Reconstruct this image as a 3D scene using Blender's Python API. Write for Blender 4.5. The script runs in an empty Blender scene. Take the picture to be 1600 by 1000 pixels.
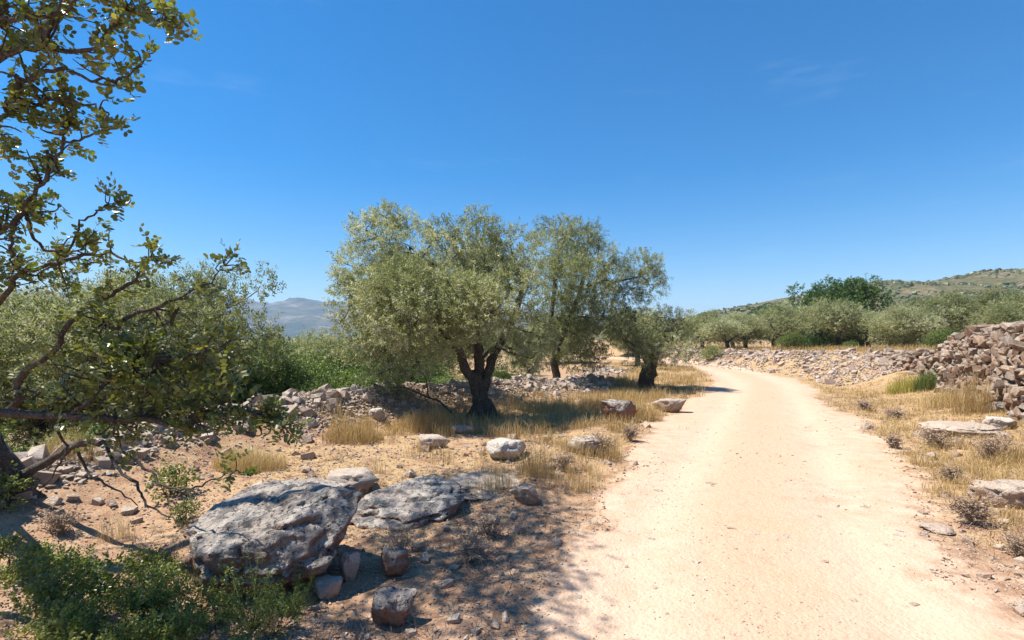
import bpy, bmesh, math
import numpy as np
from mathutils import Vector, Matrix

SC = bpy.context.scene
COL = SC.collection
# ------------------------------------------------------------------ camera
EYE = 1.6
cam_d = bpy.data.cameras.new('camera')
cam = bpy.data.objects.new('camera', cam_d); COL.objects.link(cam)
cam.location = (0, 0, EYE); cam.rotation_euler = (math.pi/2, 0, 0)
cam_d.sensor_width = 36.0; cam_d.lens = 18.0
cam_d.shift_y = 33/1600
cam_d.clip_start = 0.05; cam_d.clip_end = 20000
SC.camera = cam
# ------------------------------------------------------------------ sky, sun, exposure
SUN_EL = math.radians(61)
TRAVEL = (1.0, -0.13)                       # horizontal direction the light travels
w = bpy.data.worlds.new('World'); SC.world = w; w.use_nodes = True
nt = w.node_tree; bg = nt.nodes['Background']
sky = nt.nodes.new('ShaderNodeTexSky'); sky.sky_type = 'NISHITA'; sky.sun_disc = False
sky.sun_elevation = SUN_EL; sky.sun_rotation = math.atan2(-TRAVEL[0], -TRAVEL[1])
sky.altitude = 250; sky.air_density = 1.0; sky.dust_density = 0.15; sky.ozone_density = 3.0
hs = nt.nodes.new('ShaderNodeHueSaturation'); hs.inputs['Saturation'].default_value = 1.53
nt.links.new(sky.outputs[0], hs.inputs['Color']); 
tcw = nt.nodes.new('ShaderNodeTexCoord'); mpw = nt.nodes.new('ShaderNodeMapping'); mpw.inputs['Scale'].default_value = (1.3, 2.2, 9.0); mpw.inputs['Rotation'].default_value = (0, 0.12, 0)
nzw = nt.nodes.new('ShaderNodeTexNoise'); nzw.inputs['Scale'].default_value = 2.3; nzw.inputs['Detail'].default_value = 7; nzw.inputs['Roughness'].default_value = 0.62
mrw = nt.nodes.new('ShaderNodeMapRange'); mrw.inputs['From Min'].default_value = 0.60; mrw.inputs['From Max'].default_value = 0.85; mrw.inputs['To Max'].default_value = 0.085
mxw = nt.nodes.new('ShaderNodeMix'); mxw.data_type = 'RGBA'; mxw.inputs[7].default_value = (7.5, 8.2, 9.0, 1)
nt.links.new(tcw.outputs['Generated'], mpw.inputs[0]); nt.links.new(mpw.outputs[0], nzw.inputs['Vector']); nt.links.new(nzw.outputs['Fac'], mrw.inputs['Value'])
nt.links.new(mrw.outputs[0], mxw.inputs[0]); nt.links.new(hs.outputs[0], mxw.inputs[6]); nt.links.new(mxw.outputs[2], bg.inputs['Color'])
bg.inputs['Strength'].default_value = 0.083
sl = bpy.data.lights.new('sun', 'SUN'); sl.energy = 4.75; sl.angle = math.radians(0.53); sl.color = (1.0, 0.94, 0.85)
so = bpy.data.objects.new('sun', sl); COL.objects.link(so)
hn = math.hypot(*TRAVEL)
tv = Vector((TRAVEL[0]/hn*math.cos(SUN_EL), TRAVEL[1]/hn*math.cos(SUN_EL), -math.sin(SUN_EL)))
so.rotation_euler = tv.to_track_quat('-Z', 'Y').to_euler(); so.location = (-30, 4, 40)
SC.view_settings.view_transform = 'Standard'; SC.view_settings.look = 'None'
SC.view_settings.gamma = 1; SC.view_settings.use_curve_mapping = False
SC.view_settings.exposure = 1.02
SC.render.engine = 'CYCLES'
SC.cycles.max_bounces = 6; SC.cycles.transparent_max_bounces = 8; SC.cycles.volume_bounces = 0
SC.cycles.use_denoising = True; SC.cycles.denoiser = 'OPENIMAGEDENOISE'; SC.cycles.denoising_input_passes = 'RGB_ALBEDO_NORMAL'

# ------------------------------------------------------------------ noise
def _h(ix, iy, iz, s):
    n = (ix.astype(np.int64)*374761393 + iy.astype(np.int64)*668265263 + iz.astype(np.int64)*2147483647*3 + s*1442695041) & 0x7fffffff
    n = ((n ^ (n >> 13)) * 1274126177) & 0x7fffffff
    n = ((n ^ (n >> 16)) * 2246822519) & 0x7fffffff
    return ((n ^ (n >> 15)) & 0xffffff) / float(0xffffff)
def vnoise(x, y, z=None, s=0):
    x = np.asarray(x, float); y = np.asarray(y, float)
    z = np.zeros_like(x) if z is None else np.asarray(z, float)
    fx, fy, fz = np.floor(x), np.floor(y), np.floor(z)
    tx, ty, tz = x-fx, y-fy, z-fz
    tx = tx*tx*(3-2*tx); ty = ty*ty*(3-2*ty); tz = tz*tz*(3-2*tz)
    r = 0
    for dx in (0, 1):
        for dy in (0, 1):
            for dz in (0, 1):
                wgt = (tx if dx else 1-tx)*(ty if dy else 1-ty)*(tz if dz else 1-tz)
                r = r + wgt*_h(fx+dx, fy+dy, fz+dz, s)
    return r*2-1
def fbm(x, y, z=None, s=0, o=4):
    r = 0; a = 1.0; t = 0; f = 1.0
    for i in range(o):
        r = r + a*vnoise(np.asarray(x)*f, np.asarray(y)*f, None if z is None else np.asarray(z)*f, s+i*17)
        t += a; a *= 0.5; f *= 2.03
    return r/t
def sstep(a, b, x):
    t = np.clip((np.asarray(x, float)-a)/(b-a), 0, 1); return t*t*(3-2*t)

# ------------------------------------------------------------------ plan of the place (metres, camera at the origin)
ROAD = np.array([(1.0, -8), (1.2, -2), (1.2, 1.6), (1.42, 2.74), (1.66, 3.5), (2.2, 4.8), (3.7, 7.7), (5.3, 10.9), (7.2, 14.7), (9.3, 19.1), (11.0, 24.6), (11.6, 29), (11.4, 34), (10, 41), (6, 51), (-3, 66), (-15, 80)])
ROADW = np.array([1.3, 1.2, 1.15, 1.18, 1.28, 1.5, 1.78, 1.72, 1.62, 1.6, 1.5, 1.4, 1.4, 1.4, 1.4, 1.4, 1.4])
WALL_R = np.array([(5.6, 1.0), (7.0, 4.6), (8.4, 7.4), (9.9, 9.9), (12.2, 13.9), (13.1, 15.5), (15.3, 21.5), (14.9, 28), (14.3, 34), (13.6, 42), (12, 55), (6, 72), (-4, 90)])
WR_H = np.array([1.75, 1.75, 1.85, 1.92, 1.75, 1.28, 1.08, 1.05, 0.95, 0.85, 0.7, 0.4, 0.2])     # wall / terrace top
WALL_L = np.array([(-5.6, 1.0), (-5.3, 3.4), (-5.0, 5.0), (-4.9, 7.4), (-4.2, 9.4), (-2.9, 11.5), (0.0, 14.2), (2.2, 16.8), (3.4, 19.5), (4.4, 24), (5, 31), (3, 42)])
WL_H = np.array([0.1, 0.22, 0.35, 0.5, 0.62, 0.68, 0.5, 0.4, 0.25, 0.1, 0.0, 0.0])

def pl_sd(x, y, pts):
    x = np.asarray(x, float).ravel(); y = np.asarray(y, float).ravel()
    best = np.full(x.shape, 1e18); sgn = np.zeros(x.shape); tt = np.zeros(x.shape)
    for i in range(len(pts)-1):
        ax, ay = pts[i]; bx, by = pts[i+1]; dx, dy = bx-ax, by-ay; L2 = dx*dx+dy*dy
        t = np.clip(((x-ax)*dx+(y-ay)*dy)/L2, 0, 1)
        ex, ey = x-(ax+t*dx), y-(ay+t*dy); d2 = ex*ex+ey*ey
        m = d2 < best
        best = np.where(m, d2, best); tt = np.where(m, i+t, tt)
        sgn = np.where(m, np.sign(dy*ex-dx*ey), sgn)          # + = right of the line
    return np.sqrt(best)*sgn, tt
def lerp_t(tt, arr): return np.interp(tt, np.arange(len(arr)), arr)

def road_mask(x, y):
    sd, t = pl_sd(x, y, ROAD); hw = lerp_t(t, ROADW)
    n = fbm(x/0.9, y/0.9, s=5, o=4)*0.42 + fbm(x/3.1, y/3.1, s=8, o=2)*0.3
    right = sd > 0
    soft = np.where(right, 0.75, 0.4)
    return 1-sstep(-soft, soft, np.abs(sd)-hw+n), sd, hw
def H(x, y):
    x = np.asarray(x, float); shp = x.shape; x = x.ravel(); y = np.asarray(y, float).ravel()
    rm, sd, hw = road_mask(x, y)
    z = np.zeros_like(x)
    z += (fbm(x/1.1, y/1.1, s=1, o=5)*0.085 + fbm(x/0.28, y/0.28, s=3, o=2)*0.022)*(1-0.86*rm)
    z += fbm(x/5, y/5, s=2, o=3)*0.08*(1-rm)
    # wheel ruts and crown of the track
    z += rm*(-0.035*np.exp(-((np.abs(sd)-0.8)/0.28)**2) + 0.008)
    z += 0.10*np.exp(-((sd+hw+0.75)/0.45)**2)*sstep(4, 6, y)*(1-sstep(13, 17, y))       # stony left edge
    z += 0.006*np.maximum(0, y-20)*(1-sstep(60, 200, y))
    # left: rubble bank, then the lower terrace
    s, t = pl_sd(x, y, WALL_L); s = -s; hl = lerp_t(t, WL_H)                            # + = beyond the bank
    z += hl*0.92*np.exp(-(np.where(s < 0, s/0.85, s/0.5))**2)
    drop = sstep(0.2, 2.2, s)*0.95 + sstep(3, 30, s)*2.2
    z -= drop*(1-sstep(9.5, 11.0, t))*sstep(0.0, 1.0, t+0.5)*(1-0.85*sstep(6.2, 9.0, t))
    # right: raised terrace
    s, t = pl_sd(x, y, WALL_R); hr = lerp_t(t, WR_H)
    wall = 1-sstep(4.7, 6.0, t)
    up_wall = sstep(0.15, 0.75, s)*(hr-0.35)
    up_bank = sstep(-2.6, 0.3, s + fbm(x/1.3, y/1.3, s=11, o=3)*0.5)*hr
    z += up_wall*wall + up_bank*(1-wall)
    z += 0.25*sstep(-2.2, -0.2, s)*wall
    z += sstep(6, 90, s)*1.5
    return z.reshape(shp)
def H1(x, y): return float(H(np.array([x]), np.array([y]))[0])
F = 800.0
def ray_ground(px, py):
    """where a line of sight of the site survey meets the ground"""
    d = np.concatenate([np.arange(1.5, 20, 0.02), np.arange(20, 90, 0.1)])
    X = (px-800)/F*d; Z = EYE+(533-py)/F*d
    k = np.nonzero(Z <= H(X, d))[0]
    k = k[0] if len(k) else len(d)-1
    return float(X[k]), float(d[k])
def U(px, py, d): return np.array([(px-800)/F*d, d, EYE+(533-py)/F*d])

# ------------------------------------------------------------------ materials
def mat(name):
    m = bpy.data.materials.new(name); m.use_nodes = True
    n = m.node_tree; n.nodes.clear()
    return m, n
def N(n, t, **kw):
    nd = n.nodes.new(t)
    for k, v in kw.items():
        if k in nd.inputs: nd.inputs[k].default_value = v
        else: setattr(nd, k, v)
    return nd
def ramp(n, fac, stops):
    r = n.nodes.new('ShaderNodeValToRGB'); e = r.color_ramp.elements
    while len(e) < len(stops): e.new(0.5)
    for i, (p, c) in enumerate(stops):
        e[i].position = p; e[i].color = tuple(c)+(1,) if len(c) == 3 else c
    n.links.new(fac, r.inputs['Fac']); return r.outputs['Color']
def mixc(n, fac, a, b, blend='MIX'):
    m = n.nodes.new('ShaderNodeMix'); m.data_type = 'RGBA'; m.blend_type = blend
    if isinstance(fac, (int, float)): m.inputs[0].default_value = fac
    else: n.links.new(fac, m.inputs[0])
    for i, v in ((6, a), (7, b)):
        if isinstance(v, (tuple, list)): m.inputs[i].default_value = tuple(v)+(1,) if len(v) == 3 else v
        else: n.links.new(v, m.inputs[i])
    return m.outputs[2]
def math_(n, op, a, b=None, clamp=False):
    m = n.nodes.new('ShaderNodeMath'); m.operation = op; m.use_clamp = clamp
    for i, v in enumerate((a, b)):
        if v is None: continue
        if isinstance(v, (int, float)): m.inputs[i].default_value = v
        else: n.links.new(v, m.inputs[i])
    return m.outputs[0]
def noise(n, scale, detail=4, vec=None, rough=0.55):
    t = N(n, 'ShaderNodeTexNoise', Scale=scale, Detail=detail, Roughness=rough)
    if vec is not None: n.links.new(vec, t.inputs['Vector'])
    return t.outputs['Fac']
def attr(n, name):
    a = n.nodes.new('ShaderNodeAttribute'); a.attribute_name = name; return a.outputs['Fac']
def finish(n, color, rough=0.9, bump=None, bstr=0.5, bdist=0.02, spec=0.3, transl=None):
    out = n.nodes.new('ShaderNodeOutputMaterial'); p = n.nodes.new('ShaderNodeBsdfPrincipled')
    if isinstance(color, (tuple, list)): p.inputs['Base Color'].default_value = tuple(color)+(1,)
    else: n.links.new(color, p.inputs['Base Color'])
    if isinstance(rough, (int, float)): p.inputs['Roughness'].default_value = rough
    else: n.links.new(rough, p.inputs['Roughness'])
    p.inputs['Specular IOR Level'].default_value = spec
    if bump is not None:
        b = N(n, 'ShaderNodeBump', Strength=bstr, Distance=bdist); n.links.new(bump, b.inputs['Height'])
        n.links.new(b.outputs[0], p.inputs['Normal'])
    sh = p.outputs[0]
    if transl:
        t = n.nodes.new('ShaderNodeBsdfTranslucent')
        tc = mixc(n, 1.0, color, transl[1], 'MULTIPLY'); n.links.new(tc, t.inputs['Color'])
        mx = n.nodes.new('ShaderNodeMixShader'); mx.inputs[0].default_value = transl[0]
        n.links.new(sh, mx.inputs[1]); n.links.new(t.outputs[0], mx.inputs[2]); sh = mx.outputs[0]
    n.links.new(sh, out.inputs['Surface'])

def m_ground():
    m, n = mat('soil_and_track')
    geo = n.nodes.new('ShaderNodeNewGeometry'); P = geo.outputs['Position']
    rd = attr(n, 'road'); st = attr(n, 'straw')
    big = noise(n, 0.7, 4, P); mid = noise(n, 4.5, 5, P); fine = noise(n, 38, 4, P, 0.7); vfine = noise(n, 130, 3, P, 0.7)
    soil = ramp(n, mid, [(0.28, (0.215, 0.115, 0.065)), (0.5, (0.33, 0.20, 0.125)), (0.72, (0.43, 0.29, 0.195))])
    soil = mixc(n, math_(n, 'MULTIPLY', sstepn(n, fine, 0.52, 0.66), 0.65), soil, (0.50, 0.36, 0.25))
    soil = mixc(n, math_(n, 'MULTIPLY', sstepn(n, vfine, 0.56, 0.68), 0.45), soil, (0.16, 0.085, 0.05))
    straw = ramp(n, fine, [(0.3, (0.27, 0.17, 0.085)), (0.55, (0.43, 0.30, 0.15)), (0.75, (0.53, 0.40, 0.22))])
    soil = mixc(n, math_(n, 'MULTIPLY', st, sstepn(n, mid, 0.35, 0.55)), soil, straw)
    road = ramp(n, mid, [(0.25, (0.44, 0.295, 0.195)), (0.5, (0.51, 0.355, 0.25)), (0.75, (0.555, 0.415, 0.305))])
    road = mixc(n, math_(n, 'MULTIPLY', sstepn(n, big, 0.48, 0.66), 0.4), road, (0.51, 0.325, 0.2))
    road = mixc(n, math_(n, 'MULTIPLY', sstepn(n, fine, 0.54, 0.70), 0.6), road, (0.60, 0.475, 0.36))
    road = mixc(n, math_(n, 'MULTIPLY', sstepn(n, vfine, 0.58, 0.70), 0.35), road, (0.36, 0.21, 0.12))
    road = mixc(n, math_(n, 'MULTIPLY', attr(n, 'rut'), math_(n, 'MULTIPLY', sstepn(n, big, 0.3, 0.55), 0.75)), road, (0.55, 0.41, 0.295))
    road = mixc(n, math_(n, 'MULTIPLY', math_(n, 'MULTIPLY', attr(n, 'crest'), sstepn(n, mid, 0.42, 0.62)), 0.42), road, (0.43, 0.26, 0.15))
    sp = noise(n, 70, 2, P, 0.5)
    road = mixc(n, math_(n, 'MULTIPLY', sstepn(n, sp, 0.62, 0.70), 0.55), road, (0.27, 0.16, 0.10))
    k = math_(n, 'ADD', rd, math_(n, 'MULTIPLY', math_(n, 'SUBTRACT', mid, 0.5), 0.9))
    k = sstepn(n, k, 0.25, 0.75)
    c = mixc(n, k, soil, road)
    vor = N(n, 'ShaderNodeTexVoronoi', Scale=42.0); n.links.new(P, vor.inputs['Vector'])
    vor2 = N(n, 'ShaderNodeTexVoronoi', Scale=15.0); n.links.new(P, vor2.inputs['Vector'])
    h = math_(n, 'ADD', math_(n, 'MULTIPLY', vor.outputs['Distance'], -0.8), math_(n, 'MULTIPLY', fine, 1.3))
    h = math_(n, 'ADD', h, math_(n, 'MULTIPLY', vor2.outputs['Distance'], -0.9))
    h = math_(n, 'ADD', h, math_(n, 'MULTIPLY', mid, 2.0))
    finish(n, c, 0.95, h, 0.4, 0.022, 0.1)
    return m
def sstepn(n, v, a, b):
    r = n.nodes.new('ShaderNodeMapRange'); r.interpolation_type = 'SMOOTHSTEP'
    r.inputs['From Min'].default_value = a; r.inputs['From Max'].default_value = b
    n.links.new(v, r.inputs['Value']); return r.outputs['Result']
def m_stone(name, stops, lichen=0.5, red=0.3, dark=0.3, scale=1.0, relief=0.04):
    m, n = mat(name)
    tc = n.nodes.new('ShaderNodeTexCoord'); oi = n.nodes.new('ShaderNodeObjectInfo'); geo = n.nodes.new('ShaderNodeNewGeometry')
    P = geo.outputs['Position']
    r = math_(n, 'FRACT', math_(n, 'ADD', attr(n, 'rnd'), oi.outputs['Random']))
    a = noise(n, 9*scale, 5, P, 0.65); b = noise(n, 34*scale, 4, P, 0.7); c0 = noise(n, 3.2*scale, 4, P)
    v = math_(n, 'ADD', math_(n, 'MULTIPLY', r, 0.55), math_(n, 'MULTIPLY', a, 0.5))
    c = ramp(n, v, stops)
    sx = n.nodes.new('ShaderNodeSeparateXYZ'); n.links.new(geo.outputs['Normal'], sx.inputs[0])
    up = sstepn(n, math_(n, 'ADD', sx.outputs['Z'], math_(n, 'MULTIPLY', math_(n, 'SUBTRACT', a, 0.5), 1.2)), 0.0, 0.6)
    c = mixc(n, math_(n, 'MULTIPLY', math_(n, 'MULTIPLY', sstepn(n, c0, 0.4, 0.62), lichen), up), c, (0.46, 0.41, 0.35))
    c = mixc(n, math_(n, 'MULTIPLY', sstepn(n, b, 0.53, 0.63), dark), c, (0.055, 0.05, 0.048))
    c = mixc(n, math_(n, 'MULTIPLY', math_(n, 'SUBTRACT', 1.0, up), red), c, (0.27, 0.13, 0.075))
    pt = noise(n, 6.5*scale, 6, P, 0.72)
    c = mixc(n, math_(n, 'MULTIPLY', math_(n, 'MULTIPLY', sstepn(n, pt, 0.52, 0.60), up), dark*0.8), c, (0.075, 0.072, 0.07))
    h = math_(n, 'ADD', math_(n, 'MULTIPLY', a, 2.0), b)
    finish(n, c, 0.92, h, 0.8, relief, 0.15)
    return m
def m_leaf(name, stops, transl=0.28, tint=(1.0, 1.05, 0.55), rough=0.5, spec=0.4):
    m, n = mat(name); oi = n.nodes.new('ShaderNodeObjectInfo')
    v = math_(n, 'ADD', attr(n, 'rnd'), math_(n, 'MULTIPLY', math_(n, 'SUBTRACT', oi.outputs['Random'], 0.4), 0.34))
    finish(n, ramp(n, v, stops), rough, spec=spec, transl=(transl, tint)); return m
def m_bark(name, a, b, scale=14):
    m, n = mat(name); geo = n.nodes.new('ShaderNodeNewGeometry'); P = geo.outputs['Position']
    mp = N(n, 'ShaderNodeMapping'); mp.inputs['Scale'].default_value = (1, 1, 0.3); n.links.new(P, mp.inputs['Vector'])
    x = noise(n, scale, 5, mp.outputs[0], 0.7); y = noise(n, scale*3.2, 4, P, 0.7)
    c = mixc(n, sstepn(n, y, 0.55, 0.68), ramp(n, x, [(0.3, a), (0.7, b)]), (0.30, 0.29, 0.26))
    finish(n, c, 0.95, math_(n, 'ADD', math_(n, 'MULTIPLY', x, 2.0), y), 0.9, 0.04, 0.1); return m

M = {}
M['ground'] = m_ground()
M['stone'] = m_stone('pale_limestone', [(0.1, (0.23, 0.165, 0.12)), (0.4, (0.36, 0.28, 0.215)), (0.65, (0.46, 0.375, 0.30)), (0.95, (0.38, 0.335, 0.29))], 0.3, 0.25, 0.3, 1.6, 0.01)
M['wallstone'] = m_stone('weathered_wall_stone', [(0.15, (0.085, 0.062, 0.048)), (0.36, (0.20, 0.135, 0.09)), (0.56, (0.37, 0.265, 0.185)), (0.74, (0.29, 0.245, 0.20)), (0.92, (0.15, 0.14, 0.13))], 0.45, 0.2, 0.65, 1.6, 0.009)
M['boulder'] = m_stone('lichen_boulder_rock', [(0.1, (0.19, 0.15, 0.12)), (0.45, (0.28, 0.235, 0.20)), (0.8, (0.36, 0.31, 0.265))], 0.8, 0.75, 0.95, 0.9)
M['pale'] = m_stone('bleached_limestone', [(0.1, (0.48, 0.42, 0.35)), (0.5, (0.58, 0.53, 0.46)), (0.9, (0.62, 0.58, 0.53))], 0.4, 0.25, 0.15, 1.0)
M['earthy'] = m_stone('soil_stained_limestone', [(0.1, (0.40, 0.28, 0.195)), (0.5, (0.51, 0.39, 0.29)), (0.9, (0.56, 0.46, 0.37))], 0.25, 0.35, 0.2, 1.2)
M['core'] = m_stone('earth_fill', [(0.1, (0.12, 0.075, 0.05)), (0.9, (0.22, 0.14, 0.09))], 0.0, 0.3, 0.3, 1.0)  # earth toned dark so gaps between wall stones look shaded
M['olive'] = m_leaf('olive_leaf', [(0.0, (0.115, 0.135, 0.055)), (0.35, (0.22, 0.235, 0.105)), (0.62, (0.345, 0.35, 0.175)), (0.82, (0.48, 0.48, 0.32)), (1.0, (0.61, 0.61, 0.49))], 0.38, (1.08, 1.12, .65))
M['olivedark'] = m_leaf('wild_olive_leaf', [(0.0, (0.11, 0.13, 0.04)), (0.5, (0.18, 0.20, 0.08)), (0.85, (0.30, 0.31, 0.16)), (1.0, (0.46, 0.46, 0.32))], 0.36, (1.15, 1.15, .6))
M['carob'] = m_leaf('carob_leaflet', [(0.0, (0.06, 0.085, 0.022)), (0.4, (0.13, 0.155, 0.04)), (0.75, (0.22, 0.23, 0.07)), (1.0, (0.36, 0.33, 0.14))], 0.36, (1.1, 1.2, 0.4), 0.36, 0.5)
M['farcarob'] = m_leaf('dark_green_leaf', [(0.0, (0.05, 0.085, 0.022)), (0.6, (0.10, 0.155, 0.042)), (1.0, (0.18, 0.23, 0.075))], 0.35, (0.9, 1.2, 0.4))
M['green'] = m_leaf('fresh_green_leaf', [(0.0, (0.065, 0.095, 0.02)), (0.6, (0.15, 0.195, 0.045)), (1.0, (0.29, 0.31, 0.11))], 0.3, (0.9, 1.2, 0.4))
M['scrubleaf'] = m_leaf('hill_shrub_leaf', [(0.0, (0.05, 0.06, 0.022)), (0.6, (0.10, 0.11, 0.04)), (1.0, (0.17, 0.17, 0.07))], 0.1)
M['kermes'] = m_leaf('small_oak_leaf', [(0.0, (0.07, 0.095, 0.02)), (0.5, (0.15, 0.18, 0.035)), (0.85, (0.27, 0.28, 0.06)), (1.0, (0.42, 0.38, 0.12))], 0.28, (1.1, 1.2, 0.35), 0.4)
M['straw'] = m_leaf('dry_grass_blade', [(0.0, (0.26, 0.165, 0.08)), (0.35, (0.44, 0.30, 0.13)), (0.7, (0.58, 0.44, 0.21)), (1.0, (0.66, 0.55, 0.32))], 0.3, (1.0, 0.95, 0.7), 0.8, 0.1)
M['weed'] = m_leaf('withered_herb_stem', [(0.0, (0.17, 0.115, 0.085)), (0.5, (0.31, 0.22, 0.16)), (1.0, (0.47, 0.37, 0.26))], 0.15, (1, 0.9, 0.8), 0.9, 0.1)
M['yellowgreen'] = m_leaf('yellowing_grass_blade', [(0.0, (0.22, 0.22, 0.045)), (0.5, (0.40, 0.36, 0.08)), (1.0, (0.58, 0.49, 0.17))], 0.3, (1, 1, 0.6), 0.7, 0.1)
M['bark'] = m_bark('olive_bark', (0.05, 0.037, 0.028), (0.14, 0.11, 0.085))
M['greybark'] = m_bark('carob_bark', (0.07, 0.052, 0.042), (0.20, 0.165, 0.14), 22)
def m_scrub():
    m, n = mat('hillside_scrub'); geo = n.nodes.new('ShaderNodeNewGeometry'); P = geo.outputs['Position']
    a = noise(n, 0.055, 5, P, 0.6); b = noise(n, 0.35, 4, P, 0.65)
    c = ramp(n, a, [(0.36, (0.075, 0.08, 0.03)), (0.5, (0.13, 0.11, 0.055)), (0.68, (0.23, 0.17, 0.115))])
    c = mixc(n, sstepn(n, b, 0.48, 0.6), c, (0.07, 0.078, 0.03)); finish(n, c, 0.95, b, 0.6, 1.0, 0.05); return m
M['hill'] = m_scrub()
def m_mount():
    m, n = mat('mountain_rock_and_scrub'); geo = n.nodes.new('ShaderNodeNewGeometry'); P = geo.outputs['Position']
    a = noise(n, 0.006, 6, P, 0.65); b = noise(n, 0.03, 4, P)
    c = ramp(n, math_(n, 'ADD', math_(n, 'MULTIPLY', a, 0.7), math_(n, 'MULTIPLY', b, 0.3)), [(0.42, (0.03, 0.045, 0.03)), (0.53, (0.085, 0.085, 0.06)), (0.66, (0.27, 0.23, 0.19))])
    finish(n, c, 0.95, a, 0.5, 20, 0.05); return m
M['mount'] = m_mount()

# ------------------------------------------------------------------ mesh helpers
class MB:
    def __init__(s): s.V = []; s.F = []; s.R = []; s.n = 0
    def add(s, V, Fs, rnd=0.5):
        V = np.asarray(V, float).reshape(-1, 3)
        for f in (Fs if isinstance(Fs, list) else [Fs]):
            if len(f): s.F.append(np.asarray(f, np.int64)+s.n)
        s.V.append(V); s.R.append(np.broadcast_to(np.asarray(rnd, float), (len(V),))); s.n += len(V)
    def mesh(s, name, smooth=False, extra=None):
        V = np.concatenate(s.V); me = bpy.data.meshes.new(name)
        loops = np.concatenate([f.ravel() for f in s.F]); tot = np.concatenate([np.full(len(f), f.shape[1]) for f in s.F])
        start = np.concatenate([[0], np.cumsum(tot)[:-1]])
        me.vertices.add(len(V)); me.vertices.foreach_set('co', V.ravel().astype(np.float32))
        me.loops.add(len(loops)); me.loops.foreach_set('vertex_index', loops.astype(np.int32))
        me.polygons.add(len(tot)); me.polygons.foreach_set('loop_start', start.astype(np.int32)); me.polygons.foreach_set('loop_total', tot.astype(np.int32))
        me.polygons.foreach_set('use_smooth', np.full(len(tot), bool(smooth)))
        at = me.attributes.new('rnd', 'FLOAT', 'POINT'); at.data.foreach_set('value', np.concatenate(s.R).astype(np.float32))
        for k, v in (extra or {}).items():
            at = me.attributes.new(k, 'FLOAT', 'POINT'); at.data.foreach_set('value', np.asarray(v, np.float32))
        me.update(calc_edges=True); return me
def link(name, me, material=None, parent=None, kind=None, label=None, cat=None, group=None, loc=None):
    if material is not None and me is not None and not me.materials: me.materials.append(M[material])
    o = bpy.data.objects.new(name, me); COL.objects.link(o)
    if parent: o.parent = parent
    if loc is not None: o.location = loc
    if kind: o['kind'] = kind
    if label: o['label'] = label
    if cat: o['category'] = cat
    if group: o['group'] = group
    return o
def smooth_line(pts, sub=4, jit=0.0, rng=None):
    p = np.asarray(pts, float); out = []
    for i in range(len(p)-1):
        p0 = p[max(i-1, 0)]; p1 = p[i]; p2 = p[i+1]; p3 = p[min(i+2, len(p)-1)]
        for k in range(sub):
            t = k/sub
            out.append(0.5*((2*p1)+(-p0+p2)*t+(2*p0-5*p1+4*p2-p3)*t*t+(-p0+3*p1-3*p2+p3)*t**3))
    out.append(p[-1]); out = np.array(out)
    if jit: out[1:-1] += rng.normal(0, jit, (len(out)-2, 3))
    return out
def tube(mb, pts, rad, sides=6, rough=0.0, rng=None, rnd=0.5):
    pts = np.asarray(pts, float); rad = np.broadcast_to(np.asarray(rad, float), (len(pts),))
    tan = np.gradient(pts, axis=0); tan /= np.linalg.norm(tan, axis=1)[:, None]+1e-9
    ref = np.where(np.abs(tan[:, 2:3]) > 0.9, np.array([[1.0, 0, 0]]), np.array([[0, 0, 1.0]]))
    u = np.cross(tan, ref); u /= np.linalg.norm(u, axis=1)[:, None]+1e-9; v = np.cross(tan, u)
    for i in range(1, len(pts)):
        if np.dot(u[i], u[i-1]) < 0: u[i] *= -1; v[i] *= -1
    a = np.linspace(0, 2*np.pi, sides, endpoint=False)
    rr = rad[:, None]*np.ones((1, sides))
    if rough: rr = rr*(1+rng.normal(0, rough, rr.shape))
    V = pts[:, None, :]+rr[..., None]*(np.cos(a)[None, :, None]*u[:, None, :]+np.sin(a)[None, :, None]*v[:, None, :])
    n = len(pts); i = np.arange(n-1)[:, None]*sides; j = np.arange(sides)[None, :]; j2 = (j+1) % sides
    Fq = np.stack([i+j, i+j2, i+sides+j2, i+sides+j], -1).reshape(-1, 4)
    cap = np.array([[(n-1)*sides+k for k in range(sides)]])
    mb.add(V.reshape(-1, 3), [Fq, cap], rnd)
def unit(a): return a/(np.linalg.norm(a, axis=-1, keepdims=True)+1e-9)
def kites(mb, B, D, S, L, W, rnd, wide=0.5):
    """pointed leaf blades: base, two sides, tip"""
    L = np.asarray(L)[..., None] if np.ndim(L) else L; W = np.asarray(W)[..., None] if np.ndim(W) else W
    Nn = np.cross(D, S)
    V = np.stack([B, B+D*L*wide+S*W/2+Nn*W*0.12, B+D*L, B+D*L*wide-S*W/2+Nn*W*0.12], 1)
    n = len(B); mb.add(V.reshape(-1, 3), np.arange(n*4).reshape(n, 4), np.repeat(rnd, 4))
def ovals(mb, B, D, S, L, W, rnd):
    """rounded leaflets folded along the midrib: two quads"""
    L = np.asarray(L)[:, None]; W = np.asarray(W)[:, None]; Nn = np.cross(D, S)
    V = np.stack([B, B+D*L*.3+S*W*.46+Nn*W*.14, B+D*L*.78+S*W*.42+Nn*W*.12, B+D*L*1.0, B+D*L*.3-S*W*.46+Nn*W*.14, B+D*L*.78-S*W*.42+Nn*W*.12], 1)
    n = len(B); b = np.arange(n)[:, None]*6
    mb.add(V.reshape(-1, 3), np.concatenate([b+np.array([[0, 1, 2, 3]]), b+np.array([[0, 3, 5, 4]])]), np.repeat(rnd, 6))
def rand_unit(rng, n): return unit(rng.normal(size=(n, 3)))
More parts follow.
